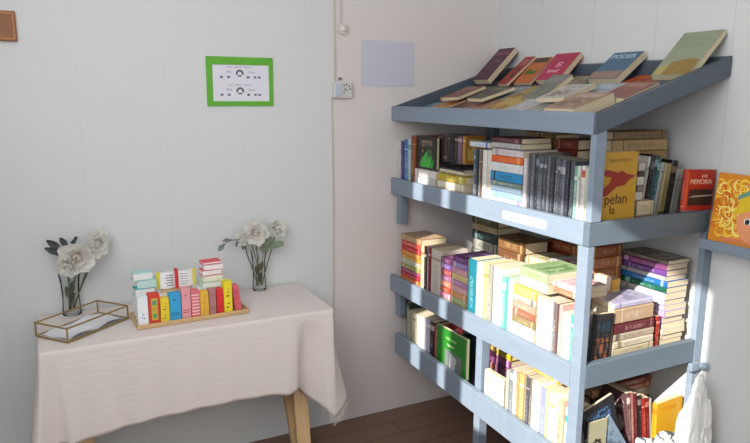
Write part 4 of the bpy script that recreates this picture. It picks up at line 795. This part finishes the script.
for i, (l, r, top, cn, base, acc, pat) in enumerate(toy):
    x0, x1 = fx(l), fx(r)-.0015; h = (345-top-(l-75)*.055+12)/4.22*.00405
    e = empty('toy_book', label=f'{cn} toy book, {ORD[i]} along the front row on the wooden tray', cat='toy book', group='toy books on the wooden tray', M=TM@Matrix.Translation((x0+.008, .018, .009)))
    w_ = x1-x0; box('block', (0, 0, 0), (w_, .038, h), plain(base, .55, .06), e, .0025)
    bm = bmesh.new(); y_ = -.0006
    if pat == 'dots':
        for cx, cz in ((.35, .25), (.55, .22), (.45, .36)): bx(bm, (w_*cx, y_, h*cz), (w_*cx+.004, 0, h*cz+.004))
    if pat == 'inset':
        bx(bm, (w_*.25, y_, h*.12), (w_*.8, 0, h*.86))
    if pat == 'marks':
        for k in range(6): bx(bm, (w_*(.3+.12*(k % 3)), y_, h*(.15+.12*k)), (w_*(.55+.08*(k % 2)), 0, h*(.19+.12*k)))
    if pat == 'lines':
        for k in range(2): bx(bm, (w_*.12, y_, h*(.2+.07*k)), (w_*.88, 0, h*(.225+.07*k)))
        bx(bm, (w_*.3, y_, h*.75), (w_*.6, 0, h*.78))
    if pat == 'grid':
        for k in range(7): bx(bm, (.001, y_, h*(.1+.12*k)), (w_-.001, 0, h*(.14+.12*k)))
    from_bm('painted_print', bm, plain(acc, .6), e)
    if pat == 'inset':
        for k, cc in enumerate(('58a060', 'd8a038', '4c9c8c')): box('inset_patch', (w_*.35, -.0012, h*(.2+.22*k)), (w_*.68, -.0006, h*(.34+.22*k)), plain(cc), e)
e = empty('toy_book', label='pink red toy book leaning at the far end of the front row', cat='toy book', group='toy books on the wooden tray', M=TM@Matrix.Translation((fx(478)+.008, .02, .009))@Matrix.Rotation(-.10, 4, 'Y')@Matrix.Translation((0, 0, .002)))
e.matrix_world = TM@Matrix.Translation((fx(480)+.012, .02, .0095))@Matrix.Rotation(-.12, 4, 'Y')
hx = .102; box('block', (0, 0, 0), (.026, .04, hx), plain('dc6470', .55), e, .003)
bm = bmesh.new(); [bx(bm, (.005, -.0006, .012+.012*k), (.009+.008*(k % 2), 0, .017+.012*k)) for k in range(7)]; from_bm('painted_print', bm, plain('c03c50'), e)
# stacks on the step
def tstack(x0, z0, items, w, d, anchor):
    z = z0
    for i, (h, cn, base, off) in enumerate(items):
        n = len(items)-1-i
        e = empty('toy_book', label=f'{cn} toy book lying {"topmost" if n == 0 else ORD[n]+" down"} in the {anchor}', cat='toy book', group=f'toy books in the {anchor}', M=TM@Matrix.Translation((x0+off, .085, z+.0006))@Matrix.Rotation(.06*(-1)**i, 4, 'Z'))
        box('cover', (0, 0, 0), (w, d, .0035), plain(base, .5), e, .001); box('cover', (0, 0, h-.0045), (w, d, h-.001), plain(base, .5), e, .001); box('spine', (0, -.0002, .003), (w, .0032, h-.004), plain(base if i % 2 else 'f0f2f0', .5), e); box('pages', (.002, .0034, .0034), (w-.002, d-.002, h-.0046), plain('f4f2ec', .8), e)
        z += h+.0004
tstack(.010, .0985, [(.032, 'turquoise blue', '58bcd0', .004), (.030, 'pale mint', 'c0e4dc', .012), (.030, 'pale aqua', 'b4e0e0', .0)], .070, .055, 'blue stack on the step')
tstack(fx(372), .0985, [(.024, 'mint green edged', 'b8e8c0', .0), (.024, 'pale cream', 'eef0d8', .004), (.024, 'rosy red edged', 'ec6478', .002), (.020, 'soft white', 'f6eeee', .006), (.012, 'coral pink', 'e8505c', .004)], .075, .055, 'pink stack on the step')
# open toy book
ob = empty('open_toy_book', label='open toy book with a red ribbon standing on a beige wooden slab', cat='toy book', M=TM@Matrix.Translation((fx(265), .115, .0985)))
bm = bmesh.new(); bmesh.ops.create_cone(bm, cap_ends=True, segments=32, radius1=.052, radius2=.050, depth=.012, matrix=Matrix.Translation((0, -.01, .0065))@Matrix.Diagonal((1.15, .55, 1, 1))); from_bm('wooden_slab', bm, BEECH, ob)
for sgn in (-1, 1):
    bm = bmesh.new(); nseg = 8; pr = []
    for k in range(nseg+1):
        f = k/nseg; pr.append((sgn*f*.062, -.002-.016*math.sin(f*PI)*.6-.004*f))
    for th in (0,):
        A = [bm.verts.new((x, y-.003, .015)) for x, y in pr]; B2 = [bm.verts.new((x, y-.003, .078)) for x, y in pr]; A2 = [bm.verts.new((x, .004, .015)) for x, y in pr]; B3 = [bm.verts.new((x, .004, .078)) for x, y in pr]
        for k in range(nseg):
            bm.faces.new((A[k], A[k+1], B2[k+1], B2[k])); bm.faces.new((A2[k], A2[k+1], B3[k+1], B3[k])); bm.faces.new((B2[k], B2[k+1], B3[k+1], B3[k])); bm.faces.new((A[k], A[k+1], A2[k+1], A2[k]))
        bm.faces.new((A[-1], B2[-1], B3[-1], A2[-1])); bm.faces.new((A[0], B2[0], B3[0], A2[0]))
    from_bm('page_block', bm, plain('f0f0f2', .7, .04), ob)
    box('cover_edge', (min(sgn*.062, sgn*.074), -.006, .014), (max(sgn*.062, sgn*.074), .006, .080), plain('e8dc48', .5), ob, .001)
    bm = bmesh.new()
    for k in range(5): bx(bm, (min(sgn*.014, sgn*(.04+.004*(k % 2))), -.0172, .026+.010*k), (max(sgn*.014, sgn*(.04+.004*(k % 2))), -.0150, .0285+.010*k))
    from_bm('writing', bm, plain('4c4c54' if sgn < 0 else 'a0a0a8'), ob)
box('ribbon', (-.006, -.014, .012), (.006, .006, .088), plain('d8343c', .5), ob, .001)

# ---------------------------------------------------------------- vases and flowers
def lathe(name, prof, mat, parent=None, seg=40, M=None):
    bm = bmesh.new(); rings = []
    for r, z in prof: rings.append([bm.verts.new((r*math.cos(2*PI*k/seg), r*math.sin(2*PI*k/seg), z)) for k in range(seg)] if r > 1e-5 else [bm.verts.new((0, 0, z))])
    for p, q in zip(rings, rings[1:]):
        for k in range(seg):
            a, b = p[k % len(p)], p[(k+1) % len(p)]; c, d = q[(k+1) % len(q)], q[k % len(q)]
            f = [v for i, v in enumerate((a, b, c, d)) if v not in (a, b, c, d)[:i]]
            if len(f) > 2: bm.faces.new(f)
    return from_bm(name, bm, mat, parent, M, True)
def petal(bm, base, dirv, upv, ln, wd, curl=.4, nu=6, nv=4):
    dirv = dirv.normalized(); side = dirv.cross(upv).normalized(); upv = side.cross(dirv).normalized(); g = []
    for i in range(nu+1):
        f = i/nu; w = wd*math.sin(PI*min(.97, .08+f*.86))**.7; c_ = base+dirv*ln*(f-.12*f*f)+upv*ln*curl*f*f
        g.append([bm.verts.new(c_+side*w*(-1+2*j/nv)*.5+upv*(.25*wd*(abs(-1+2*j/nv))**2+.006*math.sin(j*2.3+i))) for j in range(nv+1)])
    for i in range(nu):
        for j in range(nv): bm.faces.new((g[i][j], g[i+1][j], g[i+1][j+1], g[i][j+1]))
def petal_mat(h):
    m, t, b = nt('petal_'+h); tc = N(t, 'ShaderNodeTexCoord'); n = N(t, 'ShaderNodeTexNoise'); n.inputs['Scale'].default_value = 40; t.links.new(tc.outputs['Object'], n.inputs['Vector'])
    c = rgb(h); cc = mix(t, n.outputs[0], c, tuple(x*.93 for x in c[:3])+(1,)); t.links.new(cc, b.inputs['Base Color']); b.inputs['Roughness'].default_value = .8
    tl = N(t, 'ShaderNodeBsdfTranslucent'); t.links.new(cc, tl.inputs[0]); mx = N(t, 'ShaderNodeMixShader'); mx.inputs[0].default_value = .4; t.links.new(b.outputs[0], mx.inputs[1]); t.links.new(tl.outputs[0], mx.inputs[2]); t.links.new(mx.outputs[0], t.nodes['Material Output'].inputs[0]); return m
PET = plain('fbf8f2', .75, .12, 30); PETP = plain('f7efe8', .75, .15, 30); PET, PETP = petal_mat('fffdf8'), petal_mat('fdf6f0'); STEM = plain('6d6c50', .7, .3, 40); LEAF = plain('8c9c80', .6, .3, 20); DLEAF = plain('3c4440', .5, .3, 20); CORE = plain('d89a54', .7, .3, 60)
def bloom(name, label, c, r, face, core, stem_to, seed, petmat=PET, group=None):
    rnd = random.Random(seed); e = empty(name, c, label, 'flower', group); face = face.normalized(); s1 = face.orthogonal().normalized(); s2 = face.cross(s1)
    bm = bmesh.new()
    for ring, (n, tilt, ln) in enumerate(((9, .1, 1.0), (8, .55, .85), (6, 1.0, .6), (5, 1.3, .4))):
        for k in range(n):
            a = 2*PI*(k+.5*ring)/n+rnd.uniform(-.2, .2); d = (s1*math.cos(a)+s2*math.sin(a))*math.cos(tilt)+face*math.sin(tilt)
            petal(bm, face*.002*ring, d, face, r*ln*rnd.uniform(.85, 1.1), r*.75*ln, rnd.uniform(.05, .5))
    from_bm('petals', bm, petmat, e, None, True)
    bm = bmesh.new()
    for k in range(14): bmesh.ops.create_icosphere(bm, subdivisions=1, radius=r*.09, matrix=Matrix.Translation(face*r*.38+(s1*math.cos(k*2.4)+s2*math.sin(k*2.4))*r*.05*math.sqrt(k)))
    from_bm('flower_centre', bm, core, e)
    bm = bmesh.new(); q = Vector(stem_to)-Vector(c); tube(bm, [Vector((0, 0, -.002)), q*.3+Vector((0, 0, -.01)), q*.65, q], [.003, .0028, .0025, .0022], 7); from_bm('stem', bm, STEM, e, None, True)
    return e
def sprig(name, label, pts, leaves, mat, cat='foliage', group=None):
    e = empty(name, pts[0], label, cat, group); o = Vector(pts[0]); bm = bmesh.new(); tube(bm, [Vector(p)-o for p in pts], [.0022]*(len(pts)-1)+[.001], 6); from_bm('stem', bm, STEM, e, None, True)
    for (b, d, ln, wd) in leaves:
        bm = bmesh.new(); petal(bm, Vector(b)-o, Vector(d), Vector((-.2, -.8, .5)), ln, wd, -.1, 8, 4); from_bm('leaf', bm, mat, e, None, True)
    return e
def vase(x, y, label, h=.13, r=.031):
    e = empty('glass_vase', (x, y, CT), label, 'vase', None)
    lathe('glass', [(0, .001), (r*.9, .001), (r*.93, .006), (r*.82, h*.4), (r*.9, h*.8), (r*1.05, h)], VGLASS, e)
    lathe('rim', [(r*1.04, h-.001), (r*1.07, h), (r*1.05, h+.0012), (r*1.03, h)], plain('c9d0d0', .2, .05), e)
    return e
v1 = at(72, 309, 1, -.045); v2 = at(259.5, 288, 1, -.045)
print('vases', v1, v2)
X1v, X2v, YV = v1.x, v2.x, -.045
vase(X1v, YV, 'clear glass vase of white flowers behind the brass edged box', .165, .038)
vase(X2v, YV, 'clear glass vase of flowers beside the wooden tray', .178, .033)
def W(px, py, y): return at(px, py, 1, y)
b1 = (X1v, YV, CT+.016); b2 = (X2v, YV, CT+.016)
def inv(b, dx, dy): return (b[0]+dx, b[1]+dy, b[2]+.004)
G = 'white flowers in the vase behind the glass box'
bloom('white_flower', 'large creamy white bloom with peach heart facing the room', W(77, 257, -.085), .078, Vector((-.1, -1, .15)), plain('c88c6c', .7, .3, 60), inv(b1, -.004, 0), 1)
bloom('white_flower', 'white ruffled bloom spreading out on the side of the table notice', W(93, 246, -.07), .066, Vector((.5, -.8, .3)), PETP, inv(b1, .008, .003), 2)
bloom('white_flower', 'low white bloom hanging over the rim of the vase behind the box', W(69, 265, -.10), .050, Vector((-.4, -1, -.3)), PETP, inv(b1, -.010, -.004), 3)
bloom('white_flower', 'small white bud standing above the other flowers in the box vase', W(100, 239, -.06), .042, Vector((.5, -.4, .8)), PETP, inv(b1, .004, .008), 4)
p0 = W(70, 258, -.08); 
sprig('dark_leaf_sprig', 'sprig of dark pointed leaves sticking out beside the white blooms', [inv(b1, -.006, .008), W(69, 285, -.08), W(66, 262, -.075), W(56, 245, -.08)], [(W(64, 252, -.08), W(46, 240, -.08)-W(64, 252, -.08), .085, .026), (W(63, 256, -.085), W(45, 248, -.08)-W(63, 256, -.085), .08, .022), (W(68, 248, -.08), W(60, 238, -.08)-W(68, 248, -.08), .055, .022), (W(72, 246, -.08), W(78, 234, -.08)-W(72, 246, -.08), .045, .018)], DLEAF)
for k, (dx, dy) in enumerate(((.0, .0),)): pass
sprig('green_stem_bunch', 'twisted greenish stems showing through the glass behind the box', [inv(b1, .006, -.008), (X1v+.004, YV-.004, CT+.05), (X1v-.004, YV, CT+.10), (X1v, YV, CT+.16)], [((X1v, YV, CT+.045), (.25, -.1, 1), .05, .022), ((X1v-.005, YV, CT+.07), (-.2, .1, 1), .05, .02), ((X1v+.004, YV-.004, CT+.09), (.2, 0, 1), .05, .022)], plain('6c7468', .6, .4, 40))
sprig('green_stem_bunch', 'twisted stems showing through the vase beside the wooden tray', [inv(b2, -.006, .006), (X2v+.006, YV, CT+.05), (X2v-.006, YV, CT+.09), (X2v, YV, CT+.16)], [((X2v, YV, CT+.035), (.2, -.1, 1), .05, .022), ((X2v-.005, YV, CT+.07), (-.2, .1, 1), .045, .02), ((X2v+.004, YV-.004, CT+.09), (.3, 0, 1), .045, .022)], plain('72745c', .6, .4, 40))
bloom('white_flower', 'white bloom with orange heart in the vase beside the wooden tray', W(255, 233, -.08), .066, Vector((-.1, -1, .2)), CORE, inv(b2, .004, -.004), 5)
bloom('white_flower', 'smaller pinkish white bloom leaning out beside the orange hearted one', W(276, 229, -.06), .050, Vector((.3, -.9, .3)), plain('c88c8c', .7, .3, 60), inv(b2, .012, 0), 6)
bloom('white_flower', 'pale bud tucked low beside the orange hearted bloom', W(243, 239, -.08), .036, Vector((-.6, -.8, .2)), PETP, inv(b2, -.008, -.006), 7)
sprig('sage_leaf_sprig', 'sprig of broad sage green leaves reaching out from the tray vase', [inv(b2, .012, .006), W(262, 265, -.075), W(264, 248, -.08)], [(W(264, 247, -.085), W(291, 242, -.085)-W(264, 247, -.085), .105, .036), (W(262, 246, -.09), W(276, 233, -.085)-W(262, 246, -.09), .065, .035), (W(260, 248, -.095), W(268, 252, -.09)-W(260, 248, -.095), .05, .03)], LEAF)
sprig('drooping_leaf_sprig', 'thin drooping sprig of grey green leaves curving over the toy books', [inv(b2, -.012, 0), W(257, 262, -.075), W(252, 245, -.08), W(240, 239, -.085), W(228, 241, -.09), W(221, 248, -.09)], [(W(244, 240, -.085), W(243, 250, -.085)-W(244, 240, -.085), .05, .018), (W(232, 240, -.088), W(222, 241, -.088)-W(232, 240, -.088), .045, .016), (W(225, 244, -.09), W(218, 251, -.09)-W(225, 244, -.09), .045, .02), (W(238, 239, -.088), W(236, 247, -.088)-W(238, 239, -.088), .04, .012)], plain('7f8c84', .6, .3, 20))

# ---------------------------------------------------------------- light
sun = bpy.data.lights.new('sun', 'SUN'); so = bpy.data.objects.new('sun', sun); C.objects.link(so); sun.energy = 9.5; sun.angle = .012; sun.color = (1, .95, .88)
dv = Vector((1, .45, -.6)); so.rotation_euler = dv.to_track_quat('-Z', 'Y').to_euler(); so.location = (-3, -3, 3)
def area(name, loc, to, sx, sy, e, col):
    l = bpy.data.lights.new(name, 'AREA'); l.shape = 'RECTANGLE'; l.size = sx; l.size_y = sy; l.energy = e; l.color = col
    o = bpy.data.objects.new(name, l); C.objects.link(o); o.location = loc; o.rotation_euler = (Vector(to)-Vector(loc)).to_track_quat('-Z', 'Y').to_euler(); return o
area('window_light', (-2.52, -1.85, 1.85), (0, -1.1, 1.0), 1.7, 1.4, 42, (.97, .985, 1))
area('added_fill', (-1.6, -4.4, 2.4), (-1.2, 0, 1.0), 2.4, 1.0, 18, (1, .98, .95))  # unseen fill lamp added behind the camera to brighten the back wall
w = bpy.data.worlds.new('world'); bpy.context.scene.world = w; w.use_nodes = True
w.node_tree.nodes['Background'].inputs[0].default_value = (.95, .97, 1, 1); w.node_tree.nodes['Background'].inputs[1].default_value = .5
vs = bpy.context.scene.view_settings; vs.view_transform = 'Standard'; vs.look = 'None'; vs.exposure = 0
print('BOOKS', NBOOK)

# lettering becomes plain mesh
bpy.context.view_layer.update(); dg = bpy.context.evaluated_depsgraph_get()
for o in [o for o in bpy.data.objects if o.type == 'FONT']:
    me = bpy.data.meshes.new_from_object(o.evaluated_get(dg)); n = o.name; o.name = 'old'
    m = bpy.data.objects.new(n, me); C.objects.link(m); m.parent = o.parent; m.matrix_basis = o.matrix_basis.copy()
    bpy.data.objects.remove(o)
